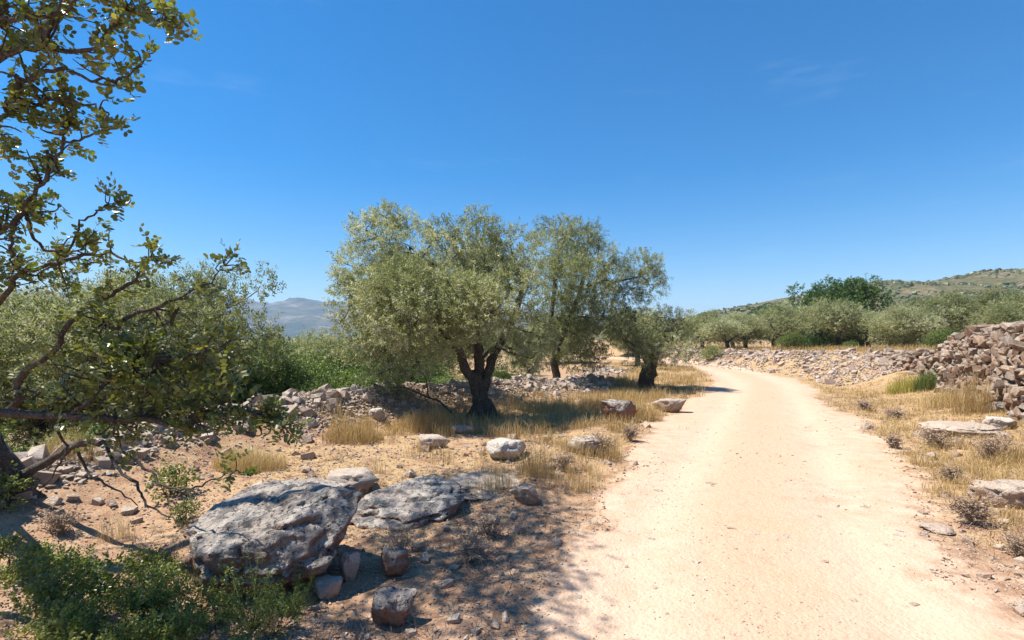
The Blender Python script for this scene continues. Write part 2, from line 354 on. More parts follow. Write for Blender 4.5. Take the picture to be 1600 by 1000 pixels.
def shoots(mb, P, D, rng, k, slen, L, W, spread=0.9, droop=0.1, oval=False, tone=0.0):
    n = len(P); t = (np.arange(k)+0.6)/k
    sl = slen*rng.uniform(0.6, 1.35, n)
    pos = P[:, None, :]+D[:, None, :]*(t[None, :, None]*sl[:, None, None])
    pos[..., 2] -= droop*(t[None, :]**2)*sl[:, None]
    pr = unit(np.cross(D, rand_unit(rng, n))); pq = np.cross(D, pr)
    ang = rng.uniform(0, 6.28, (n, 1))+np.arange(k)[None, :]*2.4
    rad = np.cos(ang)[..., None]*pr[:, None, :]+np.sin(ang)[..., None]*pq[:, None, :]
    d = unit(D[:, None, :]*0.65+rad*spread+rng.normal(0, 0.22, (n, k, 3)))
    sd = unit(np.cross(d, np.array([0, 0, 1.0])+rng.normal(0, 0.75, (n, k, 3))))
    ln = L*rng.uniform(0.65, 1.25, (n, k)); wd = W*rng.uniform(0.75, 1.2, (n, k))
    r = np.clip(rng.beta(2, 2.4, (n, 1))*0.62+rng.uniform(0, 0.42, (n, k))+tone, 0, 1)
    a = (pos.reshape(-1, 3), d.reshape(-1, 3), sd.reshape(-1, 3), ln.ravel(), wd.ravel(), r.ravel())
    (ovals if oval else kites)(mb, *a)

# ------------------------------------------------------------------ ground and dirt track
def axis(a, b, step, lo, hi, g):
    mid = list(np.arange(a, b, step)); up = [mid[-1]]; s = step
    while up[-1] < hi: s *= g; up.append(up[-1]+s)
    dn = [mid[0]]; s = step
    while dn[-1] > lo: s *= g; dn.append(dn[-1]-s)
    return np.array(dn[::-1][:-1]+mid+up[1:])
gx = axis(-5.5, 7.5, 0.06, -5000, 5000, 1.075); gy = axis(1.3, 9.0, 0.06, -300, 6000, 1.055)
GX, GY = np.meshgrid(gx, gy); Z = H(GX, GY)
rm, sd_, hw_ = road_mask(GX.ravel(), GY.ravel()); rm = rm*(np.hypot(GX, GY).ravel() < 90)
sL, tL = pl_sd(GX.ravel(), GY.ravel(), WALL_L); sR, tR = pl_sd(GX.ravel(), GY.ravel(), WALL_R)
straw = np.clip(0.55+0.9*fbm(GX.ravel()/1.7, GY.ravel()/1.7, s=31, o=3)+0.5*sstep(7, 13, GY.ravel()), 0, 1)*sstep(2.5, 6, GY.ravel())
straw = np.clip(straw*np.where((sL > 1.4) | (GY.ravel() > 40), 1, 0.5), 0, 1)
rut = np.exp(-((np.abs(sd_)-.82)/.33)**2)*rm; crest = np.exp(-(sd_/.42)**2)*rm
nx, ny = len(gx), len(gy)
ii = (np.arange(ny-1)[:, None]*nx+np.arange(nx-1)[None, :])
quad = np.stack([ii, ii+1, ii+nx+1, ii+nx], -1).reshape(-1, 4)
isroad = ((np.abs(sd_)-hw_) < 0.25) & (np.hypot(GX, GY).ravel() < 85)
qroad = isroad[quad].all(1)
Vg = np.stack([GX.ravel(), GY.ravel(), Z.ravel()], 1)
for nm, sel in (('ground', ~qroad), ('dirt_road', qroad)):
    q = quad[sel]; use, inv = np.unique(q, return_inverse=True)
    mb = MB(); mb.add(Vg[use], inv.reshape(-1, 4))
    link(nm, mb.mesh(nm, True, {'road': rm[use], 'straw': straw[use], 'rut': rut[use], 'crest': crest[use]}), 'ground', kind='structure')

# ------------------------------------------------------------------ far hill and mountains
def relief(name, xs, ys, fn, material):
    X, Y = np.meshgrid(xs, ys); Zz = fn(X, Y); nx_, ny_ = len(xs), len(ys)
    i_ = (np.arange(ny_-1)[:, None]*nx_+np.arange(nx_-1)[None, :]); q = np.stack([i_, i_+1, i_+nx_+1, i_+nx_], -1).reshape(-1, 4)
    mb = MB(); mb.add(np.stack([X.ravel(), Y.ravel(), Zz.ravel()], 1), q)
    return link(name, mb.mesh(name, True), material, kind='structure')
HX = np.array([-60, 20, 85, 120, 140, 165, 200, 225, 240, 258, 280, 300, 340, 420, 520, 700]); HZ = np.array([0, 4, 13, 19.5, 23.5, 28, 35, 36.5, 37, 39.5, 43, 42.5, 46, 50, 40, 20])
def hillz(x, y):
    r = np.interp(x, HX, HZ); prof = np.where(y < 300, sstep(110, 300, y), 1-sstep(300, 520, y))
    return r*prof*(1+0.06*fbm(x/25, y/25, s=41, o=4))+fbm(x/60, y/60, s=42, o=4)*3*prof-3+2.5*sstep(90, 140, y)
relief('hill', np.linspace(-60, 700, 190), np.linspace(90, 520, 110), hillz, 'hill')
MXp = np.array([-400, 0, 200, 380, 440, 480, 520, 700, 900, 1000, 1100, 1250, 1500]); MYp = np.array([470, 452, 458, 463, 466, 467, 469, 480, 491, 499, 507, 518, 528])
DM = 2600.0
def mountz(x, y):
    r = np.interp(x, (MXp-800)/F*DM, (533-MYp)/F*DM)
    prof = np.where(y < DM, sstep(1350, DM, y), 1-sstep(DM, 3400, y))
    rid = 1-np.abs(fbm(x/420, y/420, s=51, o=5))*2.0
    return r*prof*(0.80+0.24*rid+.10*fbm(x/210, y/900, s=53, o=3))+fbm(x/110, y/110, s=52, o=5)*22*prof-6
relief('mountains', np.linspace(-4300, 2400, 330), np.linspace(1300, 3400, 120), mountz, 'mount')

# ------------------------------------------------------------------ stones
def hull_stone(seed, npts=15, sx=1, sy=.8, sz=.6, bev=0.0):
    rng = np.random.default_rng(seed); p = rand_unit(rng, npts)
    p = np.sign(p)*np.abs(p)**0.62*np.array([sx, sy, sz])*rng.uniform(0.7, 1.0, (npts, 1))*0.64
    bm = bmesh.new()
    for q in p: bm.verts.new(q)
    r = bmesh.ops.convex_hull(bm, input=bm.verts)
    junk = [v for v in bm.verts if not v.link_faces]
    for v in junk: bm.verts.remove(v)
    if bev: bmesh.ops.bevel(bm, geom=bm.edges[:], offset=bev, segments=1, affect='EDGES', profile=0.6)
    bmesh.ops.triangulate(bm, faces=bm.faces[:])
    bmesh.ops.recalc_face_normals(bm, faces=bm.faces[:])
    V = np.array([v.co[:] for v in bm.verts]); bm.verts.index_update()
    Fc = np.array([[v.index for v in f.verts] for f in bm.faces]); bm.free(); return V, Fc
def block_stone(seed):
    rng = np.random.default_rng(seed)
    c = np.array([(x, y, z) for x in (-1, 1) for y in (-1, 1) for z in (-1, 1)], float)*.5
    c = c*rng.uniform(.42, 1.05, (8, 3))*np.array([1, .9, .85]); ex = rand_unit(rng, 7)*np.array([.56, .48, .42])*rng.uniform(.85, 1.05, (7, 1)); p = np.concatenate([c, ex])
    bm = bmesh.new()
    for q in p: bm.verts.new(q)
    bmesh.ops.convex_hull(bm, input=bm.verts)
    for v in [v for v in bm.verts if not v.link_faces]: bm.verts.remove(v)
    bmesh.ops.recalc_face_normals(bm, faces=bm.faces[:]); bm.verts.index_update()
    V = np.array([v.co[:] for v in bm.verts]); Fc = np.array([[v.index for v in f.verts] for f in bm.faces]); bm.free(); return V, Fc
VAR = [block_stone(500+i) for i in range(16)]
VAR0 = [hull_stone(100+i, 10+i % 5, 1, .75+.05*(i % 4), .5+.06*(i % 5)) for i in range(14)]
PEB = [hull_stone(300+i, 8, 1, .8, .55) for i in range(8)]
def stone_mesh(mat_name, i):
    key = '%s_stone_%d' % (mat_name, i)
    if key in bpy.data.meshes: return bpy.data.meshes[key]
    mb = MB(); mb.add(VAR[i][0], VAR[i][1], 0.0); me = mb.mesh(key); me.materials.append(M[mat_name]); return me
def rotm(rng, tilt=0.35):
    return np.array((Matrix.Rotation(rng.uniform(0, 6.283), 3, 'Z') @ Matrix.Rotation(rng.normal(0, tilt), 3, 'X') @ Matrix.Rotation(rng.normal(0, tilt), 3, 'Y')))
def scatter_join(mb, P, S, rng, src, tilt=0.35, flat=1.0):
    for p, s in zip(P, S):
        V, Fc = src[rng.integers(len(src))]
        mb.add((V*np.array([1, 1, flat])*s)@rotm(rng, tilt).T+p, Fc, rng.uniform())
def put_stone(name, p, s, rng, material, parent=None, tilt=0.3, **kw):
    o = link(name, stone_mesh(material, int(rng.integers(len(VAR)))), None, parent, loc=Vector(p), **kw)
    o.rotation_euler = (rng.normal(0, tilt), rng.normal(0, tilt), rng.uniform(0, 6.283)); o.scale = s if np.ndim(s) else (s, s, s)
    return o

# rubble bank on the left (a low collapsed wall)
def along(pts, t):
    i = np.clip(np.floor(t).astype(int), 0, len(pts)-2); f = (t-i)[:, None]; return pts[i]*(1-f)+pts[i+1]*f, unit(pts[i+1]-pts[i])
def bank(name, label, cat, line, t0, t1, n_part, n_stuff, across, smin, smax, material, seed, hfun=None):
    rng = np.random.default_rng(seed)
    root = link(name, None, label=label, cat=cat, kind='thing'); p0 = along(line, np.array([(t0+t1)/2]))[0][0]
    root.location = (p0[0], p0[1], H1(*p0)); bpy.context.view_layer.update()
    seg = np.linalg.norm(np.diff(line, axis=0), axis=1); tg = np.linspace(t0, t1, 400)
    dens = 1/np.maximum(3, np.linalg.norm(along(line, tg)[0], axis=1))**0.7*np.interp(tg, np.arange(len(seg))+.5, seg)
    cdf = np.cumsum(dens); cdf /= cdf[-1]
    def pick(n):
        t = np.interp(rng.uniform(0, 1, n), cdf, tg); p, d = along(line, t); nrm = np.stack([d[:, 1], -d[:, 0]], 1)
        off = rng.triangular(across[0], across[1], across[2], n); q = p+nrm*off[:, None]; return q, t
    q, t = pick(n_part); z = H(q[:, 0], q[:, 1])
    for k in range(n_part):
        s = smin+(smax-smin)*rng.beta(1.1, 3.2)
        put_stone('stone', np.array([q[k, 0], q[k, 1], z[k]+s*0.14])-np.array(root.location), (s*rng.uniform(.9, 1.3), s, s*rng.uniform(.7, 1.1)), rng, material, root)
    q, t = pick(n_stuff); z = H(q[:, 0], q[:, 1]); mb = MB(); s = smin*rng.uniform(0.25, 1.1, n_stuff)
    scatter_join(mb, np.stack([q[:, 0], q[:, 1], z+s*0.12], 1)-np.array(root.location), s, rng, PEB)
    link('small_rubble', mb.mesh('small_rubble'), material, root, kind='stuff')
    return root
bank('rubble_wall', 'long low collapsed wall of pale rubble behind the large olive tree', 'rubble wall', WALL_L, 3.6, 7.9, 300, 9000, (-0.35, 0.1, 1.35), 0.09, 0.34, 'stone', 11)
bank('rubble_heap', 'grey tumbled stones in a row under the carob branches', 'rubble wall', WALL_L, 1.3, 3.55, 150, 2600, (-0.3, 0.15, 0.8), 0.09, 0.36, 'stone', 12)
bank('stone_terrace_bank', 'collapsed pale terrace bank of loose stones beyond the bend of the track', 'stone bank', WALL_R, 5.3, 9.3, 260, 8000, (-2.9, -0.6, 0.35), 0.13, 0.5, 'stone', 13)
bank('rubble_patch', 'pale rubble strip in the dry grass beyond the second olive trunk', 'rubble wall', np.array([(1.4, 19.5), (2.6, 22), (4.4, 24.5), (5.6, 29)]), 0.1, 2.9, 90, 1500, (-1.3, 0, 1.3), 0.15, 0.45, 'stone', 14)

# dry stone wall on the right
def dry_wall():
    rng = np.random.default_rng(21)
    root = link('dry_stone_wall', None, label='tall dry stone wall of brown fieldstones at the right edge', cat='stone wall', kind='thing')
    root.location = (9.9, 9.9, H1(9.4, 9.9)); bpy.context.view_layer.update(); RL = np.array(root.location)
    t0, t1 = 1.2, 5.75; tg = np.linspace(t0, t1, 600); pg, dg = along(WALL_R, tg); arc = np.concatenate([[0], np.cumsum(np.linalg.norm(np.diff(pg, axis=0), axis=1))])
    def base_top(t):
        p, d = along(WALL_R, np.array([t])); p = p[0]; nrm = np.array([d[0][1], -d[0][0]])
        f = p-nrm*0.35; return p, d[0], nrm, H1(*f)-0.05, float(lerp_t(np.array([t]), WR_H)[0])+0.1*float(fbm(np.array([t*2.1]), np.array([3.3]), s=9, o=3)[0])
    # dark earth core set behind the stones to darken their gaps
    mb = MB(); V = []; Fq = []
    ts = np.linspace(t0, t1, 60)
    for k, t in enumerate(ts):
        p, d, nrm, zb, zt = base_top(t)
        for off, z in ((-0.22, zb-0.2), (-0.13, zt-0.2), (0.45, zt-0.2), (0.6, zb-0.2)): V.append([*(p+nrm*off), z])
        if k:
            b = 4*k
            for j in range(3): Fq.append([b-4+j, b-3+j, b+1+j, b+j])
    Fq += [[0, 1, 2, 3], [len(V)-1, len(V)-2, len(V)-3, len(V)-4]]
    mb.add(np.array(V)-RL, np.array(Fq)); link('wall_core', mb.mesh('wall_core'), 'core', root)
    items = []
    a = 0.0
    row_h = 0.135; nrows = 20
    for r in range(nrows):
        a = rng.uniform(0, .2)
        while a < arc[-1]:
            wd = 0.09+0.34*rng.beta(1.2, 3.2); t = float(np.interp(a+wd/2, arc, tg)); p, d, nrm, zb, zt = base_top(t)
            hh = max(zt-zb, .3); n_here = max(2, round(hh/row_h)); rh = hh/n_here
            if r < n_here:
                z = zb+(r+0.5)*rh+rng.normal(0, 0.05); batter = -0.32+0.16*(r/n_here)+rng.normal(0, 0.055)
                top = r == n_here-1
                dep = rng.uniform(0.2, 0.34)
                items.append((wd*rh*800/p[1]**2 if True else 0, np.array([*(p+nrm*(batter+(0.12 if top else 0))), z]), (wd*1.12, dep*(1.5 if top else 1), rh*rng.uniform(0.8, 1.75)), math.atan2(d[1], d[0]), rng.normal(0, 0.3)))
                if top:
                    for off in (0.18, 0.42):
                        items.append((0, np.array([*(p+nrm*off), z+rng.normal(0, .03)]), (wd*1.2, 0.3, rh*1.2), math.atan2(d[1], d[0])+rng.normal(0, .3), rng.normal(0, .15)))
            a += wd*0.93
    vis = [(it, 800+F*it[1][0]/it[1][1]) for it in items]
    order = sorted(range(len(items)), key=lambda k: -(items[k][0] if vis[k][1] < 1680 else items[k][0]*0.01))
    mbs = MB()
    for rank, k in enumerate(order):
        _, p, s, rz, rx = items[k]; vi = int(rng.integers(len(VAR)))
        e = (rx, rng.normal(0, 0.5), rz+rng.normal(0, 0.3))
        if rank < 300:
            o = link('stone', stone_mesh('wallstone', vi), None, root, loc=Vector(p-RL)); o.rotation_euler = e; o.scale = s
        else:
            from mathutils import Euler
            R = np.array(Euler(e).to_matrix()); mbs.add((VAR[vi][0]*np.array(s))@R.T+p-RL, VAR[vi][1], rng.uniform())
    link('smaller_stones', mbs.mesh('smaller_stones'), 'wallstone', root, kind='stuff')
dry_wall()

# boulders
def boulder(name, label, px, py, wpx, hpx, material, seed, depth=0.8, tilt=(0, 0), rz=None, block=0.6, rough=0.16, sub=4, sink=0.22, grp=None, d=None):
    x, y = ray_ground(px, py) if d is None else ((px-800)/F*d, d)
    wd = wpx/F*y; ht = hpx/F*y
    rng = np.random.default_rng(seed); bm = bmesh.new(); bmesh.ops.create_icosphere(bm, subdivisions=sub, radius=1)
    V = np.array([v.co[:] for v in bm.verts]); bm.verts.index_update(); Fc = np.array([[v.index for v in f.verts] for f in bm.faces]); bm.free()
    V = V*1.22
    for k in range(30):
        nv = rand_unit(rng, 1)[0]
        if k < 12: nv = unit(nv*np.array([1, 1, .3]))
        dd = rng.uniform(.66, .95)
        V = V-nv*(np.maximum(0, V@nv-dd)*0.96)[:, None]
    V[:, 2] -= np.maximum(0, V[:, 2]-.62)*.9
    o3 = rng.uniform(0, 50, 3)
    nz = fbm(V[:, 0]*1.3+o3[0], V[:, 1]*1.3+o3[1], V[:, 2]*1.3+o3[2], s=seed, o=3)
    cr = np.abs(fbm(V[:, 0]*1.7+o3[1], V[:, 1]*1.7, V[:, 2]*2.6+o3[0], s=seed+5, o=4)); c2 = np.abs(fbm(V[:, 0]*4+o3[2], V[:, 1]*4, V[:, 2]*6+o3[0], s=seed+6, o=3))
    fn = fbm(V[:, 0]*8+o3[1], V[:, 1]*8, V[:, 2]*8+o3[0], s=seed+7, o=3); lay = fbm(V[:, 0]*.8+o3[0], V[:, 1]*.8, V[:, 2]*7+o3[1], s=seed+8, o=3)
    V = V*(1+rough*0.9*nz-rough*1.0*np.maximum(0, 0.10-cr)/0.10-rough*.3*np.maximum(0, .1-c2)/.1+rough*0.30*fn-rough*.5*np.maximum(0, fn-.3))[:, None]
    V[:, :2] *= (1+rough*.45*lay)[:, None]
    under = np.clip(-V[:, 2], 0, 1); V[:, :2] *= (1-0.25*under)[:, None]
    V = V/np.array([np.abs(V[:, 0]).max(), np.abs(V[:, 1]).max(), 1])*np.array([wd/2, wd/2*depth, ht*(1+sink)/2])
    R = np.array(Matrix.Rotation(rz if rz is not None else rng.uniform(-.5, .5), 3, 'Z') @ Matrix.Rotation(tilt[0], 3, 'X') @ Matrix.Rotation(tilt[1], 3, 'Y'))
    V = V@R.T
    V[:, 2] *= ht/(1-sink)/(V[:, 2].max()-V[:, 2].min())
    mb = MB(); mb.add(V, Fc, rng.uniform(0, .5)); me = mb.mesh(name, sub >= 4)
    yy = y+wd/2*depth*0.75
    x *= yy/y
    g0 = float(np.percentile(H(x+V[::7, 0], yy+V[::7, 1]), 30))
    return link(name, me, material, label=label, cat='rock', group=grp, loc=(x, yy, g0-V[:, 2].min()-sink*ht/(1-sink)))
boulder('boulder', 'big flat-topped lichen-covered boulder in dappled shade, nearest the camera', 425, 938, 325, 140, 'boulder', 1, 0.85, (0.12, -0.12), 0.16, 0.52, 0.12, 6, 0.3)
boulder('rock_slab', 'broad low grey rock slab just behind the big lichen boulder', 645, 822, 260, 46, 'boulder', 2, 0.75, (0.1, -0.05), 0.1, 0.6, 0.2, 5, 0.3)
boulder('rock', 'whitish knobbly rock at the back corner of the lichen boulder', 548, 775, 95, 32, 'stone', 3, 0.8)
boulder('rock_slab', 'long shaded ledge rock left of and behind the lichen boulder', 480, 790, 150, 26, 'boulder', 4, 0.6, (0.06, 0), 0.2)
boulder('rock_slab', 'flat pinkish rock ledge with a grass tuft growing beside the track', 778, 776, 190, 15, 'earthy', 5, 0.8, (0.08, 0.03), 0.1, 0.6, 0.15, 5)
boulder('rock', 'smooth bleached white rock in front of the large olive tree', 790, 722, 74, 30, 'pale', 6, 0.8)
boulder('rock', 'pitted white rock at the grassy track edge under dry herbs', 912, 712, 80, 26, 'stone', 7, 0.7, rough=0.26)
boulder('rock', 'bright white round stone lying against the rubble wall', 588, 657, 26, 17, 'pale', 8, 0.9)
boulder('rock', 'dark squat rock in the shade right of the large olive', 965, 660, 64, 34, 'boulder', 9, 0.7)
boulder('rock', 'pale rounded rock in dry grass at the left track edge', 1046, 645, 54, 20, 'stone', 10, 0.7)
boulder('rock', 'low pale stone in the grass at the foot of the large olive', 722, 678, 40, 12, 'stone', 11, 0.8)
boulder('rock', 'half-buried tan rock between the two grass clumps left of the bleached rock', 675, 703, 62, 20, 'stone', 12, 0.8)
boulder('rock', 'shaded blocky rock at the right end of the low ledge', 822, 790, 50, 26, 'earthy', 13, 0.8, rough=0.22)
boulder('rock', 'flat white stone lying on the right side of the track', 1468, 838, 52, 8, 'earthy', 14, 0.9, sub=4)
boulder('rock_slab', 'large flat grey bedrock slab below the dry stone wall', 1508, 686, 118, 20, 'earthy', 15, 0.9, (0.05, 0), 0.3, 0.6, 0.12, 5)
boulder('rock', 'pale stone at the foot of the dry stone wall', 1560, 672, 50, 18, 'pale', 16, 0.8)
boulder('rock', 'reddish half-buried rock at the right picture edge', 1580, 800, 110, 36, 'earthy', 17, 0.8, rough=0.2)
boulder('rock', 'upright fist-shaped stone at the shaded end of the lichen boulder', 545, 910, 36, 42, 'stone', 19, 0.8, sub=4)
boulder('rock', 'rounded stone touching the fist-shaped stone under the boulder', 512, 940, 46, 30, 'stone', 20, 0.8, sub=4)
boulder('rock', 'grey flat stone in the lower shade below the boulder', 612, 985, 80, 50, 'boulder', 21, 0.8, sub=4)
boulder('rock', 'grey stone tucked in the dark gap behind the lichen boulder', 615, 905, 54, 40, 'boulder', 22, 0.8, sub=4)

# loose stones one can tell apart
rng = np.random.default_rng(31)
zones = [('small loose stone on the shaded left verge of the track', 'loose stones on the left verge', (560, 900), (700, 1000), 34, (8, 22), 'earthy'),
         ('small pale stone on the stony right verge of the track', 'loose stones on the right verge', (1330, 1600), (660, 990), 60, (9, 24), 'earthy'),
         ('small stone among the dry grass between olive and track', 'loose stones below the olive', (620, 1010), (660, 735), 32, (9, 18), 'earthy'),
         ('loose stone on red soil left of the lichen boulder', 'loose stones on the red soil', (60, 560), (690, 830), 40, (8, 22), 'earthy'),
         ('flat stone embedded in the surface of the dirt track', 'stones embedded in the track', (900, 1480), (640, 990), 26, (8, 18), 'earthy')]
for lab, grp, xr, yr, cnt, sz, mt in zones:
    for k in range(cnt):
        px, py = rng.uniform(*xr), rng.uniform(*yr)
        x, y = ray_ground(px, py); onroad = road_mask(np.array([x]), np.array([y]))[0][0] > 0.6
        flatone = lab.startswith('flat')
        if onroad != flatone: continue
        s = min(rng.uniform(*sz)/F*y, 0.4); flat = 0.22 if flatone else rng.uniform(.5, .95)
        put_stone('loose_stone', (x, y, H1(x, y)+s*(-0.02 if flatone else 0.08)), (s, s*rng.uniform(.7, 1), s*flat), rng, mt, label=lab, cat='stone', group=grp, tilt=0.06 if flatone else 0.3)
# gravel nobody could count
def gravel():
    rng = np.random.default_rng(33); mb = MB(); n = 56000
    y = 1.8*np.exp(rng.uniform(0, 1, n)*math.log(15/1.8)); x = rng.uniform(-1.15, 1.25, n)*y+0.3
    r, sd, hw = road_mask(x, y); sR_, tR_ = pl_sd(x, y, WALL_R); sL_, tL_ = pl_sd(x, y, WALL_L)
    clump = fbm(x/0.8, y/0.8, s=61, o=3)
    keep = (rng.uniform(0, 1, n) < np.where(r > 0.6, 0.2, 0.8)+0.6*clump) & (sR_ < -0.4) & (sL_ > -0.4)
    x, y, r = x[keep], y[keep], r[keep]
    s = (0.007+0.045*rng.beta(1, 5, len(x)))*np.where(r > 0.6, 0.75, 1.15)*np.clip(y/4, 1, 1.8)
    scatter_join(mb, np.stack([x, y, H(x, y)+s*np.where(r > .6, .02, 0.12)], 1), s, rng, PEB)
    link('gravel', mb.mesh('gravel'), 'earthy', kind='stuff', label='small gravel strewn over the track and its stony verges', cat='gravel')
gravel()

# ------------------------------------------------------------------ trees
def grow(mb_t, mb_b, nodes, targets, rng, r_end=0.012, sides=6):
    """nodes: list of [pos, radius]; each target gets a limb from the nearest wood nearer the trunk"""
    root = nodes[0][0]
    order = np.argsort([np.linalg.norm(np.asarray(c)-root) for c in targets])
    for k in order:
        c = np.asarray(targets[k], float); P = np.array([q[0] for q in nodes]); R = np.array([q[1] for q in nodes])
        dist = np.linalg.norm(P-c, axis=1)+0.35*np.abs(P[:, 2]-c[2])*(P[:, 2] > c[2])+0.25*(R < 0.02)
        j = int(np.argmin(dist)); a = P[j]; L = np.linalg.norm(c-a)
        r0 = min(R[j]*0.72, 0.02+0.022*L); mid = (a+c)/2+rng.normal(0, 0.12, 3)*L+np.array([0, 0, 0.06*L])
        ln = smooth_line([a, mid, c], 4, 0.018*L, rng); rr = np.linspace(r0, r_end, len(ln))
        tube(mb_b, ln, rr, sides, 0.08, rng)
        for q, r in zip(ln[2:], rr[2:]): nodes.append([q, r])
def clump_foliage(mb, clumps, rng, per_m2, k, slen, L, W, up=0.35, oval=False, droop=0.1, fill=0.5, spread=0.9):
    for c, r in clumps:
        r = np.broadcast_to(np.asarray(r, float), (3,)); n = max(6, int(per_m2*4*math.pi*(np.mean(r))**2))
        u = rand_unit(rng, n); f = rng.uniform(fill**3, 1, n)**(1/3)
        lump = 1+0.28*fbm(u[:, 0]*2+c[0], u[:, 1]*2+c[1], u[:, 2]*2+c[2], s=int(abs(c[0]*31+c[2]*17)) % 97, o=2)
        P = np.asarray(c)+u*r*(f*lump)[:, None]
        D = unit(u*0.8+np.array([0, 0, up])+rng.normal(0, 0.45, (n, 3)))
        shoots(mb, P, D, rng, k, slen, L, W, spread, droop, oval, rng.normal(0, .13))
def tree_object(name, label, group, loc, meshes, cat='tree', rz=0, sc=1.0):
    root = link(name, None, label=label, cat=cat, group=group); root.location = loc; root.rotation_euler = (0, 0, rz); root.scale = (sc,)*3 if not np.ndim(sc) else sc
    for nm, me in meshes: link(nm, me, None, root)
    return root
def mats(me, m):
    me.materials.append(M[m]); return me

# the large olive
def big_olive():
    rng = np.random.default_rng(41); bx, by = -0.62, 11.0; bz = H1(bx, by)
    base = np.array([bx, by, bz])
    def q(px, py, dd=0.0): return U(px, py, by+dd)-base
    mt, mbn, mc = MB(), MB(), MB(); nodes = []
    def limb(pts, rad, sides=10):
        ln = smooth_line(pts, 4, 0.012, rng); rr = np.interp(np.linspace(0, 1, len(ln)), np.linspace(0, 1, len(rad)), rad)
        tube(mt, ln, rr, sides, 0.10, rng)
        for p, r in zip(ln, rr): nodes.append([p, r])
    limb([(0, 0, -0.12), q(752, 640), q(750, 622), q(747, 600), q(742, 580)], [0.29, 0.20, 0.16, 0.165, 0.14], 14)
    for an in np.linspace(0, 6.28, 7)[:-1]:
        limb([(0.5*math.cos(an), 0.45*math.sin(an), -0.10), (0.24*math.cos(an), 0.22*math.sin(an), 0.06), (0.08*math.cos(an), 0.08*math.sin(an), 0.38)], [0.05, 0.10, 0.11], 7)
    limb([q(745, 605), q(728, 575, -.1), q(716, 545, -.2), q(695, 520, -.25), q(668, 495, -.2), q(640, 470, 0)], [0.12, 0.10, 0.092, 0.082, 0.065, 0.045])
    limb([q(750, 605), q(749, 565, .1), q(746, 530, .15), q(740, 490, .2), q(735, 440, .3)], [0.115, 0.10, 0.09, 0.075, 0.05])
    limb([q(755, 605), q(768, 565, .15), q(782, 535, .3), q(800, 500, .4), q(815, 460, .5), q(812, 425, .6)], [0.115, 0.10, 0.09, 0.075, 0.06, 0.04])
    limb([q(712, 540, -.2), q(700, 500, .2), q(700, 460, .35), q(690, 420, .3)], [0.10, 0.09, 0.08, 0.05])
    cl = []
    def C(px, py, r, dd=0.0): cl.append((q(px, py, dd), np.array([r, r*1.05, r*0.92])/F*by))
    for a in [(590, 372, 44), (560, 420, 38), (640, 385, 48), (553, 470, 36), (600, 440, 52), (560, 530, 38), (600, 530, 48), (645, 500, 48), (610, 575, 32), (650, 560, 36), (640, 450, 48, -.9),
              (700, 405, 50), (745, 378, 44), (690, 455, 50, -.6), (760, 420, 52), (800, 395, 40), (735, 480, 46, -1.1), (795, 470, 50, -.7), (715, 440, 55, .9), (780, 430, 55, 1.2), (830, 520, 36, .2), (800, 545, 30, .1), (690, 515, 30, -.9),
              (815, 440, 26, .1), (830, 560, 22, .3),
              (600, 338, 18), (625, 335, 16), (745, 345, 16), (690, 365, 22), (570, 360, 20), (538, 440, 18), (535, 500, 18), (585, 600, 18), (625, 605, 16)]:
        C(*a)
    for k in range(16):
        an = rng.uniform(0, 6.28); C(rng.uniform(580, 800), rng.uniform(400, 520), rng.uniform(35, 48), rng.choice([-1.6, -1.3, 1.5, 1.9, 2.3]))
    grow(mt, mbn, nodes, [c for c, r in cl], rng, 0.012)
    for c, r in list(cl):
        for k in range(3):
            e = c+rand_unit(rng, 1)[0]*r*0.8; ln = smooth_line([c, (c+e)/2+rng.normal(0, .04, 3), e], 3); tube(mbn, ln, np.linspace(.012, .005, len(ln)), 4)
    clump_foliage(mc, cl, rng, 56, 15, 0.22, 0.070, 0.021, 0.5, fill=0.5)
    tree_object('olive_tree', 'large spreading olive tree with forked dark trunk beside the track', None, base, [('trunk', mats(mt.mesh('olive_trunk', True), 'bark')), ('branches', mats(mbn.mesh('olive_branches', True), 'bark')), ('crown', mats(mc.mesh('olive_crown'), 'olive'))])
big_olive()
